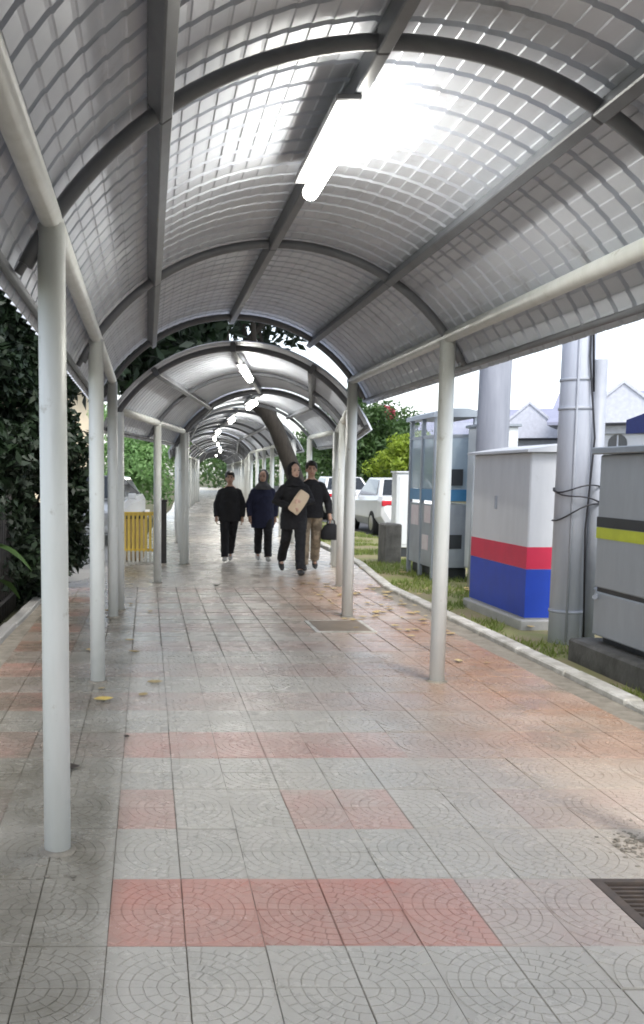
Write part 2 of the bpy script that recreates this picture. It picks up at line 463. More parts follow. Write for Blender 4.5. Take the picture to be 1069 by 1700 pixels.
# farther paving: pieces too small to tell apart, one sheet with a tile pattern in the material
farp = MB()
L = [(-1.30, 12.5), (-0.95, 13.3), (-0.25, 15.62), (0.05, 25.0), (1.0, 40.0), (2.0, 66.0), (3.0, 100.0)]
Rr = [(3.10, 12.5), (3.19, 13.3), (3.42, 15.62), (3.62, 25.0), (4.8, 40.0), (6.4, 66.0), (7.6, 100.0)]
for i in range(len(L) - 1):
    farp.add([(L[i][0], L[i][1], 0.0), (Rr[i][0], Rr[i][1], 0.0), (Rr[i + 1][0], Rr[i + 1][1], 0.0), (L[i + 1][0], L[i + 1][1], 0.0)], [(0, 1, 2, 3)])
fo = farp.build('distant_paving', M['tile_far'], pav)

def fan_tile_mesh():
    """a square tile whose top carries a quarter of a round fan of small setts, centre of the fan at the local origin corner"""
    b = MB()
    s = T - 0.0028
    b.box(0.0, s, 0.0, s, -0.03, 0.0)
    b.f.pop(0); b.smooth.pop()
    zt, ins = 0.0030, 0.0017
    rings = [0.0, 0.052, 0.095, 0.135, 0.175, 0.212, 0.246, 0.290, 0.335]
    for i in range(len(rings) - 1):
        r0, r1 = rings[i], rings[i + 1]
        rm = (r0 + r1) / 2
        lim = s - 0.001
        a0 = 0.0 if r1 <= lim else math.acos(lim / r1)
        a1 = math.pi / 2 - a0
        if a1 - a0 < 0.05: continue
        n = max(1, round((a1 - a0) * rm / 0.043))
        for k in range(n):
            t0 = a0 + (a1 - a0) * k / n; t1 = a0 + (a1 - a0) * (k + 1) / n
            def ring(inset, z):
                q0 = max(r0 + inset, 0.0); q1 = r1 - inset
                e0 = inset / max(q0, 0.02); e1 = inset / q1
                pts = []
                if r0 == 0.0:
                    pts = [(inset, inset), (q1, inset), (q1 * math.cos(math.pi / 4), q1 * math.sin(math.pi / 4)), (inset, q1)]
                else:
                    pts = [(q0 * math.cos(t0 + e0), q0 * math.sin(t0 + e0)), (q1 * math.cos(t0 + e1), q1 * math.sin(t0 + e1)),
                           (q1 * math.cos(t1 - e1), q1 * math.sin(t1 - e1)), (q0 * math.cos(t1 - e0), q0 * math.sin(t1 - e0))]
                return [(min(max(x, 0.001), s - 0.001), min(max(y, 0.001), s - 0.001), z) for x, y in pts]
            lo_, hi_ = ring(0.0009, 0.0002), ring(ins, zt)
            b.add(lo_ + hi_, [(4, 5, 6, 7), (0, 1, 5, 4), (1, 2, 6, 5), (2, 3, 7, 6), (3, 0, 4, 7)])
    me = b.mesh('tile')
    return me
fan = fan_tile_mesh()

def tile_kind(i, j):
    x = X0 + (i + 0.5) * T; y = Y0 + (j + 0.5) * T
    p = j // 2
    r = random.random()
    if p % 2 == 0:
        if p == 0: return 'tile_grey' if x < -0.13 else ('tile_red' if x < 1.2 else 'tile_pink')
        if p == 2:
            if -0.13 < x < 0.12 or 0.62 < x < 1.13: return 'tile_rose'
            return 'tile_pink' if (x > 1.6 or x < -0.6) else 'tile_grey'
        if p == 4: return 'tile_rose' if (-0.13 < x < 1.5 or x < -0.6) else 'tile_pink'
        if p < 0: return 'tile_red'
        if x < -0.6: return 'tile_red'
        return 'tile_pink'
    if x < -0.62 and y > 6.5:
        return 'tile_pink'
    return 'tile_grey'

cells = []
for i in range(math.ceil((-1.30 - X0) / T), int((3.10 - X0) / T)):
    for j in range(-7, int((12.5 - Y0) / T)):
        x0, y0 = X0 + i * T, Y0 + j * T
        if x0 + T > PIT[0] + 0.02 and x0 < PIT[1] - 0.02 and y0 + T > PIT[2] + 0.02 and y0 < PIT[3] - 0.02:
            continue
        cells.append((i, j, x0, y0))
def in_view(x, y):
    zc = -1.5
    c_, s_ = math.cos(R(6.12)), math.sin(R(6.12))
    f = y * c_ - zc * s_
    if f < 0.3: return False
    u = 245 + 1585 * x / f; v = 955 - 1585 * (y * s_ + zc * c_) / f
    return -60 < u < 1130 and v < 1760
shown = sorted([c for c in cells if in_view(c[2] + T / 2, c[3] + T / 2)], key=lambda c: math.hypot(c[2] + T / 2, c[3] + T / 2))[:300]
shown_set = set((c[0], c[1]) for c in shown)
meshes = {}
def tile_mesh(kind):
    if kind not in meshes:
        me = fan.copy(); me.name = 'tile_' + kind
        me.materials.append(M[kind]); meshes[kind] = me
    return meshes[kind]
def tile_placement(i, j, x0, y0):
    """2x2 tiles make one round fan: its centre is the corner where i and j are odd"""
    cx = x0 + (T if i % 2 == 0 else 0.0); cy = y0 + (T if j % 2 == 0 else 0.0)
    sx = -1 if i % 2 == 0 else 1; sy = -1 if j % 2 == 0 else 1
    ang = {(1, 1): 0, (-1, 1): 90, (-1, -1): 180, (1, -1): 270}[(sx, sy)]
    return cx + sx * 0.0014, cy + sy * 0.0014, ang
rest = {}
for (i, j, x0, y0) in cells:
    k = tile_kind(i, j)
    cx, cy, a = tile_placement(i, j, x0, y0)
    dz = random.uniform(-0.0018, 0.0012)
    if (i, j) in shown_set:
        o = bpy.data.objects.new('tile', tile_mesh(k))
        col.objects.link(o)
        o.parent = pav
        o.location = (cx, cy, dz)
        o.rotation_euler = (R(random.uniform(-0.35, 0.35)), R(random.uniform(-0.35, 0.35)), R(a + random.uniform(-0.25, 0.25)))
    else:
        b = rest.setdefault(k, MB())
        s = T - 0.008
        b.add([(x0 + 0.004, y0 + 0.004, dz), (x0 + s, y0 + 0.004, dz), (x0 + s, y0 + s, dz), (x0 + 0.004, y0 + s, dz),
               (x0 + 0.004, y0 + 0.004, -0.02), (x0 + s, y0 + 0.004, -0.02), (x0 + s, y0 + s, -0.02), (x0 + 0.004, y0 + s, -0.02)],
              [(0, 1, 2, 3), (0, 1, 5, 4), (1, 2, 6, 5), (2, 3, 7, 6), (3, 0, 4, 7)])
# the tiles past the nearest 300: one part, one material slot for each colour
jm = MB(); slots = []; idx = []
for k, b in rest.items():
    slots.append(k)
    jm.add(b.v, b.f)
    idx += [len(slots) - 1] * len(b.f)
me = bpy.data.meshes.new('farther_tiles')
me.from_pydata(jm.v, [], jm.f)
for k in slots: me.materials.append(M[k])
me.polygons.foreach_set('material_index', idx)
me.update()
ro = obj('farther_tiles', me, None, pav)
ro['kind'] = 'stuff'
ro['label'] = 'paving tiles farther along the walkway'

# pit, grate
g = thing('drain_grate', 'dark iron drain grate with parallel bars set in the paving', 'grate', (PIT[0], PIT[2], 0))
pb = MB()
w_, d_ = PIT[1] - PIT[0], PIT[3] - PIT[2]
pb.add([(0, 0, -0.35), (w_, 0, -0.35), (w_, d_, -0.35), (0, d_, -0.35), (0, 0, -0.008), (w_, 0, -0.008), (w_, d_, -0.008), (0, d_, -0.008)],
       [(0, 1, 2, 3), (0, 1, 5, 4), (1, 2, 6, 5), (2, 3, 7, 6), (3, 0, 4, 7)])
pb.build('pit', M['pit'], g)
fr = MB()
fr.box(0.002, 0.04, 0.002, d_ - 0.002, -0.035, 0.003)
fr.box(w_ - 0.04, w_ - 0.002, 0.002, d_ - 0.002, -0.035, 0.003)
fr.box(0.04, w_ - 0.04, 0.002, 0.03, -0.035, 0.0025)
fr.box(0.04, w_ - 0.04, d_ - 0.03, d_ - 0.002, -0.035, 0.0025)
fr.build('frame', M['grate'], g)
bar = MB().box(0.04, w_ - 0.04, -0.006, 0.006, -0.035, 0.0).mesh('bar'); bar.materials.append(M['grate'])
for k in range(20):
    o = bpy.data.objects.new('bar', bar); col.objects.link(o); o.parent = g
    o.location = (0, 0.045 + k * 0.034, random.uniform(-0.002, 0.0005))

# access cover by the far right post
cv = thing('access_cover', 'brown rectangular access cover at the foot of the paired posts', 'cover', (1.63, 8.95, 0))
MB().cbox(0, 0.50, 0, 0.62, -0.01, 0.012, 0.004).build('plate', M['cover'], cv)
MB().box(-0.04, 0.0, -0.04, 0.66, -0.01, 0.008).box(0.5, 0.54, -0.04, 0.66, -0.01, 0.008).box(0, 0.5, -0.04, 0.0, -0.01, 0.0085).box(0, 0.5, 0.62, 0.66, -0.01, 0.0085).build('frame', M['kerb'], cv)

# kerbs: one stone after another
def kerb_line(name, label, pts, w, h, m, upto, side=1):
    root = bpy.data.objects.new(name, None); col.objects.link(root); root['kind'] = 'structure'; root['label'] = label
    base = MB().cbox(0, w, 0.004, 0.896, -0.12, h, 0.012).mesh('kerb_stone'); base.materials.append(m)
    for a, b in zip(pts[:-1], pts[1:]):
        a, b = Vector(a), Vector(b)
        d = b - a; n = max(1, round(d.length / 0.9)); ang = math.atan2(-d.x, d.y)
        for k in range(n):
            p = a + d * (k / n)
            if p.y > upto: return
            o = bpy.data.objects.new('kerb_stone', base); col.objects.link(o); o.parent = root
            o.location = (p.x, p.y, random.uniform(-0.008, 0.004)); o.rotation_euler = (0, R(random.uniform(-1, 1)), ang + R(random.uniform(-0.4, 0.4)))
            o.scale = (1, (d.length / n) / 0.9, 1)
kerb_line('kerb', 'pale painted kerb along the grass verge', KERB, 0.13, 0.035, M['kerb'], 60)
kerb_line('kerb_left', 'worn concrete edging along the dark shrubs', [(-1.42, -4), (-1.42, 8.2), (-1.36, 11.2)], 0.12, 0.05, M['concrete'], 11)

# ------------------------------------------------------------------ the covered walkway
RC, ZC = 1.56, 1.57          # radius and centre height of the vault
TH = R(66)
HALF = 1.225
BZ = 2.44
def arc_pt(r, th, y):
    return (r * math.sin(th), y, ZC + r * math.cos(th))

def sheet_mesh(crimped):
    """one curved roof sheet, 0.72 m wide: four raised ribs across and, on near ones, pressed crimps along the curve"""
    p, n_r = 0.18, 4
    prof = []
    for k in range(n_r):
        y = k * p
        prof += [(y, 0.0), (y + 0.140, 0.0), (y + 0.146, 0.026), (y + 0.174, 0.026)]
    prof.append((n_r * p + 0.004, 0.0))
    ths = []
    if crimped:
        n = 45
        for k in range(n):
            t0 = -TH + 2 * TH * k / n; t1 = -TH + 2 * TH * (k + 1) / n
            g = 0.07 * (t1 - t0)
            ths += [(t0, 0.0), (t0 + g, -0.0035), (t1 - 2.5 * g, 0.0005)]
        ths.append((TH, 0.0))
    else:
        ths = [(-TH + 2 * TH * k / 28, 0.0) for k in range(29)]
    v = []; f = []
    for (t, dr) in ths:
        for (y, h) in prof:
            v.append(arc_pt(RC + h + (dr if h == 0 else dr * 0.4), t, y))
    m = len(prof)
    for a in range(len(ths) - 1):
        for b in range(m - 1):
            f.append((a * m + b, a * m + b + 1, (a + 1) * m + b + 1, (a + 1) * m + b))
    me = bpy.data.meshes.new('roof_sheet')
    me.from_pydata(v, [], f)
    me.materials.append(M['sheet'])
    me.update()
    return me
sheet_near, sheet_far = sheet_mesh(True), sheet_mesh(False)

def shared(b, name, m):
    me = b.mesh(name); me.materials.append(m); return me

post_me = shared(MB().path([(0, 0, -0.02), (0, 0, BZ - 0.02)], 0.053, 20), 'post', M['paint'])
foot_me = shared(MB().path([(0, 0, -0.02), (0, 0, 0.006), (0, 0, 0.012)], [0.085, 0.075, 0.055], 12), 'footing', M['joint'])
def rib_mesh():
    b = MB()
    n = 36; pts = []
    for k in range(n + 1):
        t = -R(62) + R(124) * k / n
        pts.append(arc_pt(RC - 0.062, t, 0))
    return shared(b.path(pts, 0.030, 10), 'arch_rib', M['steel'])
rib_me = rib_mesh()
small = dict(p=post_me)

def canopy(label, x, y, heading, stations, y_ext, drop, near, skip=(), post_scale=1.0, group='covered walkway sections'):
    root = thing('walkway_canopy', label, 'canopy', (x, y, -drop), R(-heading), group)
    def put(name, me, loc, rz=0, sc=(1, 1, 1)):
        o = bpy.data.objects.new(name, me); col.objects.link(o); o.parent = root
        o.location = loc; o.rotation_euler = (0, 0, rz); o.scale = sc
        return o
    y0, y1 = stations[0] - y_ext[0], stations[-1] + y_ext[1]
    for i, s in enumerate(stations):
        for sx in (-1, 1):
            if (i, sx) in skip: continue
            zs = (BZ - 0.02 + 0.02) and 1.0
            o = put('post', post_me, (sx * HALF, s, drop), 0, (1, 1, (BZ - 0.02 - drop) / (BZ - 0.02)))
            fo_ = bpy.data.objects.new('footing', foot_me); col.objects.link(fo_); fo_.parent = o
        put('arch_rib', rib_me, (0, s, 0))
        # little struts from the beam to the outer eave rail
        for sx in (-1, 1):
            put('eave_bracket', shared(MB().path([(sx * (HALF + 0.02), 0, BZ - 0.03), arc_pt(RC - 0.05, sx * R(63.5), 0)], 0.018, 8), 'eave_bracket', M['steel']), (0, s, 0))
    for sx in (-1, 1):
        put('beam', shared(MB().path([(sx * HALF, y0 + 0.12, BZ), (sx * HALF, y1 - 0.12, BZ)], 0.043, 16), 'beam', M['paint']), (0, 0, 0))
        a, c = arc_pt(RC - 0.022, sx * R(64), y0 + 0.05), arc_pt(RC - 0.022, sx * R(64), y1 - 0.05)
        put('eave_rail', shared(MB().path([a, c], 0.02, 8), 'eave_rail', M['steel']), (0, 0, 0))
    # purlins between the ribs
    for th in (-R(33), 0.0, R(33)):
        cuts = [y0 + 0.02] + [s for s in stations] + [y1 - 0.02]
        for a, c in zip(cuts[:-1], cuts[1:]):
            if c - a < 0.08: continue
            pl = MB()
            pl.cbox(-0.027, 0.027, a + 0.004, c - 0.004, -0.105, -0.006, 0.006)
            me = shared(pl, 'purlin', M['steel'])
            o = bpy.data.objects.new('purlin', me); col.objects.link(o); o.parent = root
            o.location = arc_pt(RC, th, 0); o.rotation_euler = (0, th, 0)
    n = max(1, math.ceil((y1 - y0) / 0.72))
    ps = (y1 - y0) / n
    for k in range(n):
        put('roof_sheet', sheet_near if near else sheet_far, (0, y0 + k * ps, random.uniform(0, 0.002)), 0, (1, ps / 0.72, 1))
    return root

S1 = canopy('high vaulted metal walkway canopy nearest, over the patterned paving', 0.865, 0, 0, [-11.8, -8.68, -5.57, -2.46, 0.62, 3.68, 6.78, 9.88], (0.3, 0.22), 0.0, True)  # bays behind the camera are unseen, carried on to cut the sky fill
S2 = canopy('short lower vaulted canopy turning right behind the first one', 0.90, 10.22, 9.7, [0.0, 2.62, 5.25], (0.10, 0.10), 0.27, False)
S3 = canopy('short third vaulted canopy above the four walkers, ending at the leaning trunk', 1.85, 15.72, 0.3, [0.0, 2.65], (0.05, 0.15), 0.27, False)
S4 = canopy('fourth vaulted canopy starting just beyond the leaning tree trunk', 1.87, 20.3, 1.5, [0.15 + 2.2 * k for k in range(6)], (0.15, 0.15), 0.27, False)
S5 = canopy('fifth vaulted canopy far along the walkway with small bright lamps', 2.2, 32.0, 5.2, [0.15 + 2.4 * k for k in range(8)], (0.15, 0.15), 0.27, False)
S6 = canopy('farthest vaulted canopy at the end of the walkway', 3.85, 49.6, 3.0, [0.15 + 2.4 * k for k in range(14)], (0.15, 0.15), 0.27, False)

# lamps under the ridge purlin
def lamp(label, x, y, z, heading, L_=1.24):
    t = thing('tube_lamp', label, 'lamp', (x, y, z), R(-heading), 'fluorescent tube lamps under the canopy ridge')
    MB().cbox(-0.085, 0.022, 0.0, L_, 0.052, 0.080, 0.006).build('batten', M['batten'], t)  # widened and set left of the tube to shade the roof on that side
    pts = []
    MB().path([(0, 0.01, 0.0), (0, 0.03, 0.0), (0, L_ - 0.03, 0.0), (0, L_ - 0.01, 0.0)], [0.030, 0.041, 0.041, 0.030], 16).build('glare_tube', M['tube'], t)  # tube drawn thicker than it is, to stand in for its glare
    return t
lamp('large bright tube lamp nearest, under the ridge of the first canopy', 0.845, 4.04, 2.945, 0, 1.12)
lamp('bright lamp under the low second canopy', 1.10, 11.2, 2.69, 9.7)
lamp('lamp just past the arch where the third canopy starts', 1.85, 16.6, 2.69, 0.3)
lamp('lamp at the start of the fourth canopy beyond the leaning trunk', 1.92, 21.6, 2.69, 1.5)
lamp('lamp at the far half of the fourth canopy', 2.08, 28.0, 2.69, 1.5)
lamp('lamp at the start of the fifth canopy', 2.32, 33.6, 2.69, 5.2)
lamp('small lamp midway along the fifth canopy', 2.94, 40.4, 2.69, 5.2)
lamp('small lamp at the far end of the fifth canopy', 3.48, 46.4, 2.69, 5.2)
lamp('tiny lamp at the start of the farthest canopy', 4.05, 53.4, 2.69, 3.0)
lamp('tiny farthest lamp at the end of the walkway', 4.75, 66.5, 2.69, 3.0)

# ------------------------------------------------------------------ right-hand verge: cabinets and poles
# grey cabinet with red and blue bands
bx = thing('utility_box', 'grey roadside box with a red band over a blue lower half', 'utility box', (3.70, 9.28, 0))
W_, D_ = 0.78, 1.60
MB().cbox(-0.06, W_ + 0.06, -0.06, D_ + 0.06, -0.12, 0.07, 0.015).build('plinth', M['concrete'], bx)
bd = MB().cbox(0, W_, 0, D_, 0.07, 1.70, 0.012).build('body', M['box_grey'], bx)
MB().box(-0.004, W_ + 0.004, -0.004, D_ + 0.004, 0.565, 0.78).build('red_band', M['box_red'], bx)
MB().box(-0.004, W_ + 0.004, -0.004, D_ + 0.004, 0.085, 0.562).build('blue_band', M['box_blue'], bx)
MB().prism([(-0.06, 1.70), (W_ + 0.06, 1.70), (W_ + 0.06, 1.725), (W_ * 0.5, 1.79), (-0.06, 1.725)], 'y', -0.07, D_ + 0.07).build('roof_cap', M['box_grey'], bx)

MB().cbox(-0.022, 0.0, D_ / 2 + 0.05, D_ / 2 + 0.08, 1.12, 1.26, 0.004).build('lock', M['conduit'], bx)
# near concrete pole with cables
pl = thing('utility_pole', 'near concrete pole wrapped with black cable beside the banded box', 'utility pole', (3.79, 8.55, 0))
MB().path([(0, 0, -0.2), (0, 0, 3.0), (0, 0, 8.5)], [0.150, 0.138, 0.115], 20).build('shaft', M['pole'], pl)
MB().path([(0.155, -0.10, -0.05), (0.155, -0.10, 2.48)], 0.055, 12).build('conduit', M['conduit'], pl)
MB().path([(0.08, -0.145, 2.2), (0.03, -0.150, 3.2), (0.02, -0.145, 5.0)], 0.010, 6).path([(0.085, -0.17, 0.05), (0.06, -0.155, 1.0), (0.10, -0.165, 1.8), (0.03, -0.155, 2.5), (0.035, -0.15, 5.0)], 0.009, 6).build('cable', M['cable'], pl)
ring_b = MB()
for zc_, til in ((1.36, 0.03), (1.30, -0.05), (1.15, 0.09)):
    pts = []
    for k in range(25):
        t = 2 * math.pi * k / 24
        pts.append((0.04 + 0.205 * math.cos(t), -0.02 + 0.185 * math.sin(t), zc_ + til * math.cos(t + 0.6) + 0.015 * math.sin(3 * t)))
    ring_b.path(pts, 0.007, 6, cap=False)
ring_b.build('cable_wrap', M['cable'], pl)
for zz in (0.25, 2.05, 2.3):
    MB().path([(0, 0, zz), (0, 0, zz + 0.025)], 0.158 - 0.004 * zz, 20).build('strap', M['conduit'], pl)
MB().path([(-0.06, -0.140, 0.0), (-0.055, -0.135, 1.6), (-0.05, -0.13, 4.0)], 0.012, 6).build('cable', M['conduit'], pl)

# second pole
p2 = thing('utility_pole', 'bare thick concrete pole standing behind the banded box', 'utility pole', (4.40, 12.4, 0), 0)
MB().path([(0, 0, -0.2), (0.03, 0, 1.5), (0.10, 0, 8.5)], [0.20, 0.198, 0.185], 20).build('shaft', M['old_pole'], p2)
MB().path([(-0.19, -0.05, -0.1), (-0.16, -0.05, 1.72)], 0.05, 10).build('conduit', M['cab_grey'], p2)
for o in (pl, p2): o['group'] = 'concrete poles on the verge'

# large grey cabinet at the frame edge on its concrete base
ck = thing('switch_cabinet', 'large grey cabinet with black and lime bands on a dark concrete base', 'cabinet', (3.58, 4.9, 0))
MB().cbox(-0.12, 0.95, -0.12, 2.86, -0.12, 0.155, 0.02).build('base', M['dark_concrete'], ck)
MB().cbox(0.06, 0.80, 0.06, 2.64, 0.155, 0.21, 0.004).build('skid', M['cab_dark'], ck)
MB().cbox(0, 0.86, 0, 2.70, 0.21, 0.56, 0.01).build('lower_panel', M['cab_grey'], ck)
MB().cbox(0.015, 0.845, 0.015, 2.685, 0.555, 0.60, 0.004).build('gap', M['cab_dark'], ck)
MB().cbox(0, 0.86, 0, 2.70, 0.595, 1.64, 0.01).build('body', M['cab_grey'], ck)
for yy in (0.9, 1.8):
    MB().box(-0.006, 0.02, yy - 0.004, yy + 0.004, 0.62, 1.62).build('door_seam', M['cab_dark'], ck)
MB().box(-0.004, 0.864, -0.004, 2.704, 1.075, 1.155).build('black_band', M['cab_dark'], ck)
MB().box(-0.004, 0.864, -0.004, 2.704, 0.985, 1.072).build('lime_band', M['lime'], ck)
MB().cbox(-0.05, 0.91, -0.05, 2.75, 1.645, 1.70, 0.008).build('lid', M['booth_frame'], ck)
for yy in (0.95, 1.85):
    MB().cbox(-0.03, 0.0, yy + 0.03, yy + 0.06, 0.80, 0.95, 0.004).build('handle', M['conduit'], ck)
for yy in (0.2, 1.1):
    for k in range(6):
        MB().cbox(-0.012, 0.01, yy, yy + 0.42, 1.36 + k * 0.032, 1.375 + k * 0.032, 0.002).build('vent_slat', M['cab_grey'], ck)
MB().path([(-0.03, 2.62, 0.52), (0.12, 2.80, 0.52), (0.2, 3.1, 0.52)], 0.02, 8).build('pipe', M['conduit'], ck)

# glazed kiosk
bo = thing('kiosk', 'tall grey glazed kiosk with a blue stripe and paper notices', 'kiosk', (4.08, 13.62, 0))
kw, kd, kh = 0.55, 1.25, 2.28
for (x_, y_) in ((0, 0), (kw, 0), (0, kd), (kw, kd), (0, kd / 2)):
    MB().cbox(x_ - 0.03, x_ + 0.03, y_ - 0.03, y_ + 0.03, -0.05, kh, 0.006).build('frame_post', M['booth_frame'], bo)
MB().cbox(0.05, kw - 0.05, 0.05, kd - 0.05, -0.05, 0.14, 0.01).build('foot', M['cab_dark'], bo)  # dark block standing in for the shaded gap between the legs
MB().box(-0.012, 0.012, 0.03, kd - 0.03, 0.15, 1.05).box(0.03, kw - 0.03, -0.012, 0.012, 0.15, 1.05).box(kw - 0.012, kw + 0.012, 0.03, kd - 0.03, 0.15, 1.05).build('lower_panel', M['booth_frame'], bo)
for sgn, (ya, yb) in enumerate(((0.035, kd / 2 - 0.035), (kd / 2 + 0.035, kd - 0.035))):
    MB().box(-0.006, 0.006, ya, yb, 1.27, 2.0).build('pane', M['booth_glass'], bo)
    MB().box(-0.004, 0.004, ya, yb, 2.04, 2.22).build('pane', M['booth_clear'], bo)
MB().box(0.035, kw - 0.035, -0.006, 0.006, 1.27, 2.0).build('pane', M['booth_glass'], bo)
MB().box(0.035, kw - 0.035, -0.004, 0.004, 2.04, 2.22).build('pane', M['booth_clear'], bo)
MB().box(kw - 0.006, kw + 0.006, 0.035, kd - 0.035, 1.27, 2.0).build('pane', M['booth_glass'], bo)
MB().box(-0.02, 0.02, 0.032, kd - 0.032, 2.0, 2.04).box(0.032, kw - 0.032, -0.02, 0.02, 2.0, 2.04).build('rail', M['booth_frame'], bo)
MB().box(-0.016, 0.016, 0.032, kd - 0.032, 1.10, 1.265).box(0.032, kw - 0.032, -0.016, 0.016, 1.10, 1.265).build('blue_stripe', M['blue_panel'], bo)
for (ya, yb, za, zb) in ((0.12, 0.42, 0.78, 1.03), (0.72, 1.1, 0.72, 1.02), (0.2, 0.5, 0.38, 0.6)):
    MB().box(-0.02, -0.013, ya, yb, za, zb).build('notice', M['paper'], bo)
MB().box(0.12, 0.40, -0.022, -0.013, 0.42, 0.62).build('door_box', M['cab_dark'], bo)
MB().box(0.2, 0.38, -0.05, -0.013, 1.32, 1.55).build('phone_box', M['cab_dark'], bo)
MB().prism([(-0.08, 2.28), (kw + 0.08, 2.28), (kw + 0.07, 2.34), (kw * 0.75, 2.40), (kw * 0.25, 2.40), (-0.07, 2.34)], 'y', -0.08, kd + 0.08).build('roof', M['booth_frame'], bo)

# pale tall cabinet next to the kiosk
pc = thing('telecom_cabinet', 'pale tall metal cabinet between the kiosk and the bare pole', 'cabinet', (4.50, 13.05, 0))
MB().cbox(0, 0.52, 0.0, 0.48, 0.17, 2.12, 0.012).build('body', M['white_metal'], pc)
MB().cbox(0.04, 0.48, 0.05, 0.43, -0.05, 0.17, 0.004).build('base', M['cab_dark'], pc)
MB().cbox(0.05, 0.50, -0.012, 0.0, 0.25, 2.02, 0.004).build('door', M['white_metal'], pc)
MB().cbox(0.07, 0.09, -0.03, -0.012, 1.05, 1.25, 0.003).build('handle', M['cab_dark'], pc)
MB().cbox(-0.03, 0.55, -0.04, 0.52, 2.12, 2.16, 0.006).build('lid', M['booth_frame'], pc)

# low white cabinet on a stub and the block in front of it
wc = thing('feeder_pillar', 'small white cabinet on a dark stub in front of the white car', 'cabinet', (4.52, 17.4, 0))
MB().cbox(0, 0.40, 0, 0.35, 0.14, 1.50, 0.012).build('body', M['white_metal'], wc)
MB().cbox(0.03, 0.37, 0.03, 0.32, -0.05, 0.14, 0.004).build('base', M['cab_dark'], wc)
MB().cbox(-0.02, 0.42, -0.03, 0.38, 1.50, 1.53, 0.005).build('lid', M['white_metal'], wc)
MB().cbox(0.04, 0.36, -0.010, 0.0, 0.2, 1.44, 0.003).build('door', M['white_metal'], wc)
cb = MB().cbox(0, 0.30, 0, 0.45, -0.05, 0.64, 0.02).build('concrete_block', M['dark_concrete'], None, (4.00, 16.1, 0))
bm_ = cb.data
for v in bm_.vertices:
    v.co += Vector((noise.noise(v.co * 5) * 0.02, noise.noise(v.co * 5 + Vector((9, 0, 0))) * 0.02, 0))
tag(cb, 'rough weathered concrete block on the grass beside the white cabinet', 'concrete block')

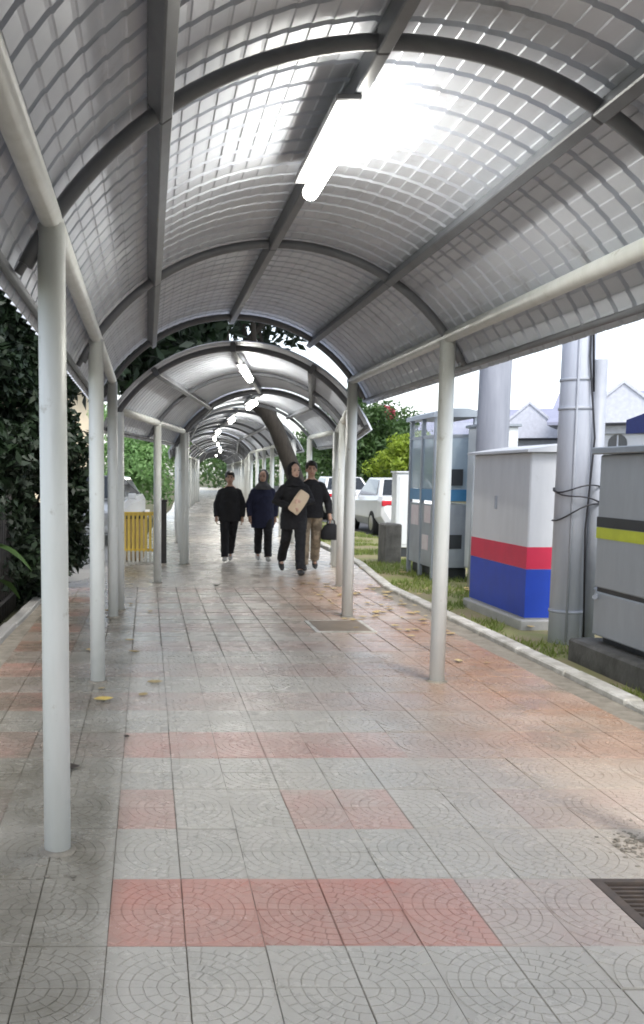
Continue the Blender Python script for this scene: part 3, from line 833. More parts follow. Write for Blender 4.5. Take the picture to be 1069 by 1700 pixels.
# ------------------------------------------------------------------ cars
def car(label, loc, rz):
    t = thing('parked_car', label, 'car', loc, rz, 'cars parked by the walkway')
    # rows: y (rear -2.1 .. front 2.1), section ring half-widths; rear faces -y
    def ringpts(y, zl, zb, wl, wb):
        return [(-wl, y, zl), (-wb, y, zl + 0.22), (-wb, y, zb - 0.12), (-wb * 0.93, y, zb), (wb * 0.93, y, zb), (wb, y, zb - 0.12), (wb, y, zl + 0.22), (wl, y, zl)]
    rows = [(-2.10, 0.42, 0.80, 0.60, 0.74), (-2.03, 0.30, 0.98, 0.68, 0.82), (-1.75, 0.24, 1.02, 0.72, 0.86), (-1.0, 0.22, 1.00, 0.74, 0.88), (0.6, 0.22, 0.96, 0.74, 0.88), (1.5, 0.24, 0.86, 0.72, 0.86), (1.95, 0.30, 0.74, 0.66, 0.80), (2.10, 0.40, 0.62, 0.55, 0.70)]
    b = MB(); v = []; f = []
    for r in rows: v += ringpts(*r)
    for i in range(len(rows) - 1):
        for k in range(8):
            f.append((i * 8 + k, i * 8 + (k + 1) % 8, (i + 1) * 8 + (k + 1) % 8, (i + 1) * 8 + k))
    f.append(tuple(range(8))); f.append(tuple(len(v) - 8 + k for k in range(8)))
    b.add(v, f, False)
    o = b.build('body', M['car_white'], t)
    bv = o.modifiers.new('bevel', 'BEVEL'); bv.width = 0.045; bv.segments = 3
    # cabin: bottom and roof quads
    cb_ = [(-1.62, 0.99, 0.78), (-1.05, 1.43, 0.60), (0.25, 1.46, 0.60), (1.05, 0.95, 0.76)]
    c = MB(); v = []
    for (y, z, w) in cb_: v += [(-w, y, z), (w, y, z)]
    v += [(-0.80, -1.62, 0.9), (0.80, -1.62, 0.9), (0.80, 1.05, 0.9), (-0.80, 1.05, 0.9)]
    c.add(v, [(0, 1, 3, 2), (2, 3, 5, 4), (4, 5, 7, 6), (0, 2, 4, 6), (1, 7, 5, 3)])
    o = c.build('cabin', M['car_white'], t)
    bv = o.modifiers.new('bevel', 'BEVEL'); bv.width = 0.03; bv.segments = 2
    def lerp(a, b_, s): return tuple(p + (q - p) * s for p, q in zip(a, b_))
    def pane(name, q, off, ins=0.12):
        cx = [sum(p[i] for p in q) / 4 for i in range(3)]
        MB().add([tuple(lerp(p, cx, ins)[i] + off[i] for i in range(3)) for p in q], [(0, 1, 2, 3)]).build(name, M['car_glass'], t)
    P = [(-0.78, -1.62, 0.99), (0.78, -1.62, 0.99), (0.60, -1.05, 1.43), (-0.60, -1.05, 1.43)]
    pane('rear_window', P, (0, -0.012, 0.012))
    P = [(-0.76, 1.05, 0.95), (0.76, 1.05, 0.95), (0.60, 0.25, 1.46), (-0.60, 0.25, 1.46)]
    pane('windscreen', P, (0, 0.012, 0.012), 0.08)
    for sx in (-1, 1):
        P = [(sx * 0.78, -1.50, 1.0), (sx * 0.77, 0.95, 0.97), (sx * 0.60, 0.22, 1.45), (sx * 0.60, -1.02, 1.42)]
        pane('side_window', P, (sx * 0.014, 0, 0.004), 0.12)
        MB().cbox(sx * 0.66 - 0.15, sx * 0.66 + 0.15, -2.10, -1.98, 0.76, 0.90, 0.02).build('tail_light', M['tail_red'], t)
        MB().cbox(sx * 0.64 - 0.14, sx * 0.64 + 0.14, 1.93, 2.06, 0.58, 0.70, 0.02).build('headlight', M['rim'], t)
        MB().cbox(sx * 0.92 - 0.09, sx * 0.92 + 0.09, 0.62, 0.74, 0.95, 1.08, 0.02).build('mirror', M['car_white'], t)
        for y_ in (-1.28, 1.28):
            wv = MB().path([(sx * 0.66, y_, 0.31), (sx * 0.885, y_, 0.31)], 0.31, 20).build('tyre', M['tyre'], t)
            MB().path([(sx * 0.80, y_, 0.31), (sx * 0.895, y_, 0.31)], 0.19, 16).build('rim', M['rim'], wv)
    MB().cbox(-0.26, 0.26, -2.125, -2.10, 0.58, 0.69, 0.004).build('number_plate', M['plate'], t)
    MB().cbox(-0.7, 0.7, -2.08, -1.98, 0.28, 0.36, 0.02).build('bumper_trim', M['tyre'], t)
    return t
car('white car seen from behind, parked past the small white cabinet', (6.62, 25.8, -0.085), 0)
car('white car with a dark windscreen behind the yellow railing', (-1.15, 21.6, -0.02), R(172))
car('white car far off beside the walkway, behind the man with the bag', (6.75, 34.0, -0.085), 0)

# ------------------------------------------------------------------ houses to the right
def house(label, loc, rz, w=9.0, d=9.0, h=3.6, rise=2.4, roofm='house_roof', wz=0.0):
    t = thing('house', label, 'house', loc, rz, 'houses across the road')
    MB().box(-w / 2, w / 2, 0, d, -0.2, h).build('wall', M['house_wall'], t)
    rf = MB()
    rf.prism([(-0.6, h - 0.05), (d + 0.6, h - 0.05), (d + 0.6, h + 0.08), (d / 2, h + rise), (-0.6, h + 0.08)], 'x', -w / 2 - 0.5, w / 2 + 0.5)
    rf.build('roof', M[roofm], t)
    # front gable with trim
    gx = -w * 0.22
    MB().prism([(gx - 1.96, h - 0.02), (gx + 1.96, h - 0.02), (gx, h + rise * 0.95 + 0.02)], 'y', -1.2, 2.5).build('gable', M['house_trim'], t)
    MB().add([(gx - 2.0, -1.27, h - 0.05), (gx, -1.27, h + rise * 0.95), (gx, d / 2, h + rise * 0.95), (gx - 2.0, d / 2, h - 0.05), (gx + 2.0, -1.27, h - 0.05), (gx + 2.0, d / 2, h - 0.05),
              (gx - 2.0, -1.27, h + 0.1), (gx, -1.27, h + rise * 0.95 + 0.16), (gx, d / 2, h + rise * 0.95 + 0.16), (gx - 2.0, d / 2, h + 0.1), (gx + 2.0, -1.27, h + 0.1), (gx + 2.0, d / 2, h + 0.1)],
             [(0, 1, 2, 3), (1, 4, 5, 2), (6, 7, 8, 9), (7, 10, 11, 8), (0, 1, 7, 6), (1, 4, 10, 7), (0, 3, 9, 6), (4, 5, 11, 10)]).build('gable_roof', M['house_trim'], t)
    MB().box(-w / 2 - 0.1, w / 2 + 0.1, -0.25, -0.002, h - 0.45, h - 0.12).build('cornice', M['house_trim'], t)
    for k in range(6):
        x = -w / 2 + 0.9 + k * (w - 1.8) / 5
        pts = [(x - 0.38, 1.3 + wz), (x + 0.38, 1.3 + wz), (x + 0.38, 2.45 + wz)] + [(x + 0.38 * math.cos(a), 2.45 + wz + 0.38 * math.sin(a)) for a in [math.pi * q / 8 for q in range(1, 8)]] + [(x - 0.38, 2.45 + wz)]
        wn_ = MB().prism(pts, 'y', -0.02, 0.05).build('window', M['house_glass'], t)
        MB().box(x - 0.5, x + 0.5, -0.12, -0.022, 1.15 + wz, 1.28 + wz).build('sill', M['house_trim'], wn_)
        MB().box(x - 0.03, x + 0.03, -0.05, -0.022, 1.3 + wz, 2.8 + wz).box(x - 0.37, x + 0.37, -0.048, -0.024, 2.0 + wz, 2.05 + wz).build('frame', M['house_trim'], wn_)
    # porch with pillars
    MB().prism([(-2.6, 2.9), (0.0, 3.15), (0.0, 3.28), (-2.6, 3.03)], 'x', w * 0.08, w / 2 + 0.3).build('porch_roof', M['house_trim'], t)
    for k in range(3):
        x = w * 0.12 + k * (w * 0.40) / 2
        MB().box(x - 0.13, x + 0.13, -2.4, -2.15, -0.1, 2.96).build('pillar', M['house_trim'], t)
    return t
house('white house with grey blue roof and arched windows at the right', (22.4, 41.0, -0.1), R(-28), h=3.75, rise=1.7, wz=0.45)
house('pale house with grey gables seen between the two concrete poles', (21.6, 50.0, -0.1), R(-20), w=8.0, h=3.4, rise=1.8)
house('low pale house with dark roof behind the kiosk', (17.4, 62.0, 0), R(-15), w=9.0, h=3.2, rise=2.0)
aw = MB().prism([(0, 0), (1.9, 0), (1.9, 0.5), (0, 0.75)], 'x', 0, 1.6).build('awning', M['navy_awning'], None, (17.3, 33.0, 2.9))
tag(aw, 'dark blue awning in front of the white house', 'awning')
for k, x_ in enumerate((0.1, 1.5)):
    MB().path([(x_, 0.1, -3.2), (x_, 0.1, 0.01)], 0.05, 8).build('pole', M['conduit'], aw)
# boundary wall across the road
rw = MB().box(0, 0.2, -20, 55, -0.2, 1.1).build('boundary_wall', M['house_wall'], None, (14.5, 0, -0.08), R(-6))
tag(rw, 'low pale boundary wall across the road', 'wall')

# cream house behind the hedge on the left
ch = thing('cream_house', 'cream walled house behind the dark shrubs', 'house', (-4.6, 33.0, 0))
MB().box(-5, 2.6, 0, 6, -0.1, 4.4).build('wall', M['cream_wall'], ch)
MB().prism([(-0.7, 4.4), (6.7, 4.4), (3, 6.2)], 'x', -5.5, 3.1).build('roof', M['house_roof'], ch)
for x_ in (-3.4, -1.2, 1.0):
    w0 = MB().box(x_, x_ + 1.1, -0.03, 0.02, 1.2, 2.6).build('window', M['house_glass'], ch)
    MB().box(x_ - 0.08, x_ + 1.18, -0.08, -0.032, 1.08, 1.2).build('sill', M['house_trim'], w0)

# ------------------------------------------------------------------ fences on the left
bf = thing('bar_fence', 'black bar fence in front of the dark shrubs', 'fence', (-1.52, 6.6, 0))
MB().box(-0.015, 0.015, 0, 4.3, 0.14, 0.18).box(-0.015, 0.015, 0, 4.3, 1.12, 1.16).build('rail', M['black_metal'], bf)
barm = shared(MB().path([(0, 0, -0.05), (0, 0, 1.26)], 0.011, 6), 'bar', M['black_metal'])
for k in range(36):
    o = bpy.data.objects.new('bar', barm); col.objects.link(o); o.parent = bf; o.location = (0, 0.05 + k * 0.12, 0)

yf = thing('yellow_railing', 'low yellow slatted railing beyond the left posts', 'railing', (-0.50, 15.75, 0))
MB().box(0, 0.64, 0.012, 0.05, 0.80, 0.86).box(0, 0.64, 0.012, 0.05, 0.20, 0.25).build('rail', M['yellow'], yf)
slat = shared(MB().cbox(-0.022, 0.022, -0.008, 0.012, 0.22, 0.85, 0.004), 'slat', M['yellow'])
slat2 = shared(MB().cbox(-0.022, 0.022, -0.008, 0.012, 0.03, 0.219, 0.004), 'slat_foot', M['slat_pale'])  # lower end of each slat in a paler colour
for k in range(9):
    o = bpy.data.objects.new('slat', slat); col.objects.link(o); o.parent = yf; o.location = (0.05 + k * 0.0705, 0, 0)
    o = bpy.data.objects.new('slat_foot', slat2); col.objects.link(o); o.parent = yf; o.location = (0.05 + k * 0.0705, 0, 0)
MB().box(0, 0.64, -0.06, 0.08, -0.03, 0.03).build('base_strip', M['kerb'], yf)
dp = MB().cbox(-0.045, 0.045, -0.05, 0.05, -0.05, 1.02, 0.01).cbox(-0.06, 0.06, -0.065, 0.065, 1.02, 1.06, 0.01).build('gate_post', M['black_metal'], None, (0.27, 15.9, 0))
tag(dp, 'short dark gate post at the end of the yellow railing', 'post')
# tan bin behind the railing
bn = thing('waste_bin', 'tan bin half hidden behind the yellow railing', 'bin', (-0.30, 16.6, 0))
MB().loft([(0.0, 0, 0, 0.22, 0.22), (0.05, 0, 0, 0.24, 0.24), (0.72, 0, 0, 0.29, 0.29)], 18).build('body', mat('bin_tan', (0.52, 0.36, 0.16), (0.42, 0.28, 0.12), rough=0.6), bn)
MB().loft([(0.72, 0, 0, 0.30, 0.30), (0.77, 0, 0, 0.30, 0.30), (0.82, 0, 0, 0.2, 0.2)], 18).build('lid', M['cab_dark'], bn)

# ------------------------------------------------------------------ vegetation
def leaf_cloud(name, m, parent, clumps, n_per, size, spread, seed, flat=0.6):
    r = np.random.default_rng(seed)
    C = np.array([c[:3] for c in clumps]); S = np.array([c[3] for c in clumps])
    k = len(C)
    ids = np.repeat(np.arange(k), n_per)
    d = r.normal(size=(len(ids), 3)); d /= np.linalg.norm(d, axis=1)[:, None]
    rad = S[ids] * r.random(len(ids)) ** 0.45
    P = C[ids] + d * rad[:, None] * np.array([1, 1, spread])
    n = d * 0.6 + r.normal(size=d.shape) * 0.7 + np.array([0, 0, flat]); n /= np.linalg.norm(n, axis=1)[:, None]
    a = np.cross(n, r.normal(size=n.shape)); a /= np.linalg.norm(a, axis=1)[:, None]
    b = np.cross(n, a)
    s = size * (0.6 + 0.8 * r.random(len(ids)))[:, None]
    bend = n * s * 0.18
    V = np.stack([P - a * s, P + b * s * 0.42 + bend, P + a * s, P - b * s * 0.42 + bend], axis=1).reshape(-1, 3)
    nf = len(ids)
    me = bpy.data.meshes.new(name)
    me.vertices.add(nf * 4); me.vertices.foreach_set('co', V.astype(np.float32).ravel())
    me.loops.add(nf * 4); me.loops.foreach_set('vertex_index', np.arange(nf * 4, dtype=np.int32))
    me.polygons.add(nf); me.polygons.foreach_set('loop_start', np.arange(0, nf * 4, 4, dtype=np.int32)); me.polygons.foreach_set('loop_total', np.full(nf, 4, dtype=np.int32))
    me.update(calc_edges=True)
    me.materials.append(m)
    return obj(name, me, None, parent)

def clumps_in(c, r, n, cs, seed, hollow=0.5):
    q = np.random.default_rng(seed); out = []
    for _ in range(n):
        d = q.normal(size=3); d /= np.linalg.norm(d)
        t = hollow + (1 - hollow) * q.random()
        out.append((c[0] + d[0] * r[0] * t, c[1] + d[1] * r[1] * t, c[2] + d[2] * r[2] * t, cs * (0.6 + 0.8 * q.random())))
    return out

def tree(name, label, cat, base, trunk_pts, trunk_r, clumps, n_per, size, leafm, seed, spread=0.8, group=None, limbs=10):
    t = thing(name, label, cat, base, 0, group)
    b = MB()
    b.path(trunk_pts, trunk_r, 12)
    top = Vector(trunk_pts[-1]); q = random.Random(seed)
    for c in q.sample(clumps, min(limbs, len(clumps))):
        e = Vector(c[:3]); i = q.randrange(max(1, len(trunk_pts) // 2), len(trunk_pts))
        s = Vector(trunk_pts[i]); mid = s.lerp(e, 0.5) + Vector((q.uniform(-.2, .2), q.uniform(-.2, .2), q.uniform(0.0, .35))) * (e - s).length * 0.5
        b.path([s, s.lerp(mid, 0.5), mid, e], [trunk_r[i] * 0.55, trunk_r[i] * 0.45, trunk_r[i] * 0.3, trunk_r[i] * 0.1], 7)
    b.build('trunk', M['bark'], t)
    leaf_cloud('crown', leafm, t, clumps, n_per, size, spread, seed)
    return t

# tall dark shrubs by the bar fence
for k, (x, y, rx, h, lab) in enumerate([(-2.25, 8.3, 0.75, 4.0, 'dark shrub closest, rising behind the bar fence'),
                                        (-2.10, 9.7, 0.75, 4.4, 'tall dark shrub behind the middle of the bar fence'),
                                        (-1.85, 11.0, 0.70, 4.2, 'dark shrub spilling past the end of the bar fence'),
                                        (-1.52, 12.2, 0.66, 3.3, 'glossy dark shrub by the driveway, seen between two left posts')]):
    cl = []
    q = np.random.default_rng(40 + k)
    for _ in range(60):
        z = 0.15 + (h - 0.2) * q.random(); a = q.random() * 6.283; t = 0.35 + 0.65 * q.random()
        sw = rx * (1.0 if z < h * 0.7 else 0.75)
        cl.append((math.cos(a) * sw * t, math.sin(a) * sw * t, z, 0.34 * (0.7 + 0.6 * q.random())))
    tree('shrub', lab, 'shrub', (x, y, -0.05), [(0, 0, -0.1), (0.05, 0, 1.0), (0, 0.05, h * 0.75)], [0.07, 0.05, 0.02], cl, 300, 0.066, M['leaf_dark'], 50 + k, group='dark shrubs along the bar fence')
# backing trees on the left, high dark crowns
tree('tree', 'large dark tree whose crown hangs over the second canopy', 'tree', (-3.4, 14.6 - 1.8, 0), [(0, 0, -0.2), (0.1, 0.1, 1.6), (0.25, 0.3, 3.2), (0.6, 0.8, 5.0)], [0.26, 0.22, 0.19, 0.12],
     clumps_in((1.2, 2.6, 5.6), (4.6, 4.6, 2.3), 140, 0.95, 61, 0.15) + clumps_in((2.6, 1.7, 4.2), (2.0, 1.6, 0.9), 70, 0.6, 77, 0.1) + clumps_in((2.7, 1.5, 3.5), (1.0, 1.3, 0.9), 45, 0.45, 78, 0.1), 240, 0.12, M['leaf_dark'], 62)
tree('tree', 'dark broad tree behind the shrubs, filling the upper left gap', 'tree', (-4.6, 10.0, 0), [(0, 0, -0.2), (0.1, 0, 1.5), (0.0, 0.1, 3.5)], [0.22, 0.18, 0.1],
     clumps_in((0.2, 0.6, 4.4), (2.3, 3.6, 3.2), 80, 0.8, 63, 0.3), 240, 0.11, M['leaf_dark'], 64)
tree('tree', 'bright green bushy tree above the yellow railing', 'tree', (-0.55, 31.0, 0), [(0, 0, -0.2), (0.05, 0, 0.8), (0, 0, 2.0)], [0.10, 0.08, 0.04],
     clumps_in((0.1, 0, 2.1), (1.7, 1.3, 1.8), 70, 0.5, 65, 0.3), 200, 0.075, M['leaf_bright'], 66)
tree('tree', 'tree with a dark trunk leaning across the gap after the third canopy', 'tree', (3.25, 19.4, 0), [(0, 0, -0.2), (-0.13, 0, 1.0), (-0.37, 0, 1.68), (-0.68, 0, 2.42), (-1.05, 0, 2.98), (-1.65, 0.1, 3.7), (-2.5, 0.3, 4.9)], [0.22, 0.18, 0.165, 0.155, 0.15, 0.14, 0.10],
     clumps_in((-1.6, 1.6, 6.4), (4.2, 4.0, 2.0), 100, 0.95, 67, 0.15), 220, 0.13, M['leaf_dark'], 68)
tree('tree', 'yellow green roadside tree behind the white car', 'tree', (11.4, 41.0, 0), [(0, 0, -0.2), (0, 0, 1.2), (0.1, 0, 2.2)], [0.14, 0.12, 0.06],
     clumps_in((0.0, 0, 2.0), (1.8, 1.6, 1.15), 60, 0.5, 69, 0.3), 200, 0.10, M['leaf_lime'], 70)
tree('tree', 'deep green tree far down the road beside the second canopy', 'tree', (10.2, 47.0, 0), [(0, 0, -0.2), (0, 0, 1.5), (0.2, 0, 3.4)], [0.2, 0.16, 0.08],
     clumps_in((0.0, 0, 3.2), (2.4, 2.2, 2.6), 70, 0.8, 71, 0.3), 160, 0.14, M['leaf_mid'], 72)
tree('tree', 'deep green tree behind the yellow green one', 'tree', (14.0, 56.0, 0), [(0, 0, -0.2), (0, 0, 1.5), (0.2, 0, 3.4)], [0.2, 0.16, 0.08],
     clumps_in((0.0, 0, 2.6), (3.2, 2.2, 2.4), 70, 0.8, 73, 0.3), 160, 0.14, M['leaf_mid'], 74)
rt = tree('tree', 'slim tree with a red blossom top above the roadside foliage', 'tree', (14.3, 58.0, 0), [(0, 0, -0.2), (0, 0, 2.0), (0.1, 0, 4.2)], [0.14, 0.11, 0.05],
     clumps_in((0.1, 0, 3.9), (0.9, 0.8, 0.9), 30, 0.5, 79, 0.2), 120, 0.12, M['leaf_mid'], 80)
leaf_cloud('blossom', M['blossom'], rt, clumps_in((0.05, 0, 5.1), (0.55, 0.4, 0.3), 18, 0.36, 81, 0.1), 150, 0.11, 0.8, 82)
# broad-leaved plant by the fence
bl = thing('leafy_plant', 'light green broad leaved plant poking through the bar fence', 'plant', (-1.62, 9.35, 0))
q = random.Random(5)
for k in range(9):
    a = q.uniform(0, 6.28); L_ = q.uniform(0.35, 0.6); h = q.uniform(0.35, 0.8)
    dx, dy = math.cos(a), math.sin(a)
    b = MB(); v = []; f = []
    for i in range(6):
        s = i / 5; w = 0.075 * math.sin(math.pi * min(0.98, s * 0.9 + 0.08))
        cx, cy, cz = dx * L_ * s, dy * L_ * s, h + 0.25 * s - 0.45 * s * s
        v += [(cx - dy * w, cy + dx * w, cz), (cx, cy, cz - 0.015), (cx + dy * w, cy - dx * w, cz)]
    for i in range(5):
        for j in (0, 1): f.append((i * 3 + j, i * 3 + j + 1, i * 3 + j + 4, i * 3 + j + 3))
    b.add(v, f, True); b.build('leaf', M['leaf_mid'], bl)
st = MB()
for k in range(5): st.path([(0, 0, -0.05), (q.uniform(-.1, .1), q.uniform(-.1, .1), 0.7)], 0.01, 6)
st.build('stem', M['leaf_mid'], bl)

# a far wood behind everything: nobody could count it
def far_wood():
    q = np.random.default_rng(90); cl = []
    for _ in range(330):
        x = -70 + 66 * q.random(); y = 52 + 34 * q.random(); h = 1 + 8 * q.random()
        cl.append((x, y, h, 2.0 + 1.2 * q.random()))
    for _ in range(150):
        x = 6 + 60 * q.random(); y = 92 + 30 * q.random(); h = 1 + 3.5 * q.random()
        cl.append((x, y, h, 2.0 + 1.0 * q.random()))
    for _ in range(60):
        x = -9 + 5 * q.random(); y = 42 + 6 * q.random(); h = 1 + 7 * q.random()
        cl.append((x, y, h, 1.8))
    o = leaf_cloud('distant_foliage', M['leaf_mid'], None, cl, 110, 0.34, 0.85, 91)
    tag(o, 'distant belt of green trees behind the houses and walkway', 'foliage', kind='stuff')
far_wood()

# grass on the verge
def grass():
    q = np.random.default_rng(12)
    n = 34000
    Y = 5.5 + 24 * q.random(n) ** 1.3; t = q.random(n)
    kx = np.interp(Y, [k[1] for k in KERB], [k[0] for k in KERB]) + 0.15
    X = kx + (5.45 - kx) * t
    den = np.array([noise.noise(Vector((x * 0.9, y * 0.9, 0))) for x, y in zip(X, Y)])
    keep = den > 0.0
    X, Y = X[keep], Y[keep]; n = len(X)
    h = 0.025 + 0.06 * q.random(n)
    a = q.random(n) * 6.283; w = 0.006 + 0.004 * q.random(n)
    lx, ly = q.normal(size=n) * 0.035, q.normal(size=n) * 0.035
    V = np.stack([np.stack([X - np.cos(a) * w, Y - np.sin(a) * w, np.full(n, -0.035)], 1), np.stack([X + np.cos(a) * w, Y + np.sin(a) * w, np.full(n, -0.035)], 1), np.stack([X + lx, Y + ly, -0.03 + h], 1)], 1).reshape(-1, 3)
    me = bpy.data.meshes.new('grass')
    me.from_pydata(V.tolist(), [], [(3 * i, 3 * i + 1, 3 * i + 2) for i in range(n)])
    me.update(); me.materials.append(M['grass'])
    o = obj('grass', me)
    tag(o, 'short patchy grass on the verge by the kerb', 'grass', kind='stuff')
grass()

# fallen leaves
def leaf_mesh(name, s, m, curl=0.25):
    b = MB(); v = []; f = []
    for i in range(7):
        t = i / 6; w = s * 0.34 * math.sin(math.pi * (0.06 + 0.9 * t)); x = (t - 0.5) * s
        z = curl * s * (abs(t - 0.5) ** 1.5)
        v += [(x, -w, z + 0.25 * w), (x, 0, z), (x, w, z + 0.35 * w)]
    for i in range(6):
        for j in (0, 1): f.append((i * 3 + j, i * 3 + j + 1, i * 3 + j + 4, i * 3 + j + 3))
    b.add(v, f, True)
    return b.mesh(name), m
def fallen(label, x, y, s, m, rz):
    me, mm = leaf_mesh('fallen_leaf', s, M[m])
    o = obj('fallen_leaf', me, mm, None, (x, y, 0.008), rz)
    tag(o, label, 'leaf', 'fallen leaves on the paving')
fallen('large yellow fallen leaf on the paving near the second left post', -0.29, 6.18, 0.13, 'yellow_leaf', 0.3)
fallen('small tan fallen leaf to the right of the yellow leaf', -0.03, 6.32, 0.09, 'dry_leaf', 1.0)
fallen('dark fallen leaf beside the foot of the nearest left post', -0.40, 4.72, 0.11, 'dark_leaf', 0.1)
fallen('dark curled leaf in the middle of the walkway before the walkers', 0.92, 12.6, 0.12, 'dark_leaf', 0.5)
fallen('small dark leaf on the grey tiles left of the midline', -0.12, 5.3, 0.05, 'dark_leaf', 1.4)
lm = MB(); q = random.Random(8)
tmpl = leaf_mesh('t', 0.09, None)[0]
tv = [v.co.copy() for v in tmpl.vertices]; tf = [tuple(p.vertices) for p in tmpl.polygons]
for k in range(130):
    if k < 80: x, y = q.uniform(2.0, 3.08), q.uniform(8.5, 13.0)
    elif k < 92: x, y = q.uniform(-1.25, 0.1), q.uniform(6.0, 12.5)
    else: x, y = q.uniform(2.2, 4.6), q.uniform(7.2, 15.0)
    s = q.uniform(0.5, 1.3); a = q.uniform(0, 6.28); c_, s_ = math.cos(a) * s, math.sin(a) * s
    lm.add([(x + p.x * c_ - p.y * s_, y + p.x * s_ + p.y * c_, 0.008 + p.z * s) for p in tv], tf, True)
lo_ = lm.build('leaf_litter', M['dry_leaf'])
tag(lo_, 'scattered dry leaves on the brown paving and verge', 'leaves', kind='stuff')
# dirt clods at the drain and post feet
dm = MB(); q = random.Random(3)
for k in range(250):
    if k < 220: x, y = q.gauss(2.06, 0.10), q.gauss(3.70, 0.09)
    elif k < 236: x, y = q.gauss(-0.40, 0.10), q.gauss(3.60, 0.05)
    else: x, y = q.uniform(-0.65, -0.2), q.gauss(3.42, 0.02)
    r = q.uniform(0.003, 0.009)
    dm.ellip((x, y, 0.003), (r * 1.6, r * 1.2, r * 0.5), 6, 4)
do_ = dm.build('loose_dirt', M['joint'])
tag(do_, 'loose dark dirt beside the drain and at the nearest post foot', 'dirt', kind='stuff')

# ------------------------------------------------------------------ people
def remesh(b, name, voxel, m, parent, wrinkle=0.0, smooth_it=2):
    me = b.mesh(name)
    tmp = bpy.data.objects.new('tmp', me); col.objects.link(tmp)
    md = tmp.modifiers.new('r', 'REMESH'); md.mode = 'VOXEL'; md.voxel_size = voxel; md.use_smooth_shade = True
    sm = tmp.modifiers.new('s', 'SMOOTH'); sm.factor = 0.5; sm.iterations = smooth_it
    dg = bpy.context.evaluated_depsgraph_get()
    out = bpy.data.meshes.new_from_object(tmp.evaluated_get(dg))
    bpy.data.objects.remove(tmp)
    out.name = name
    if wrinkle:
        nrm = [v.normal.copy() for v in out.vertices]
        for v, n_ in zip(out.vertices, nrm):
            c = v.co
            w = noise.noise(Vector((c.x * 14, c.y * 14, c.z * 26))) + 0.5 * noise.noise(Vector((c.x * 30, c.y * 30, c.z * 42)))
            v.co = c + n_ * w * wrinkle
    for p in out.polygons: p.use_smooth = True
    out.materials.clear(); out.materials.append(m)
    return obj(name, out, None, parent)

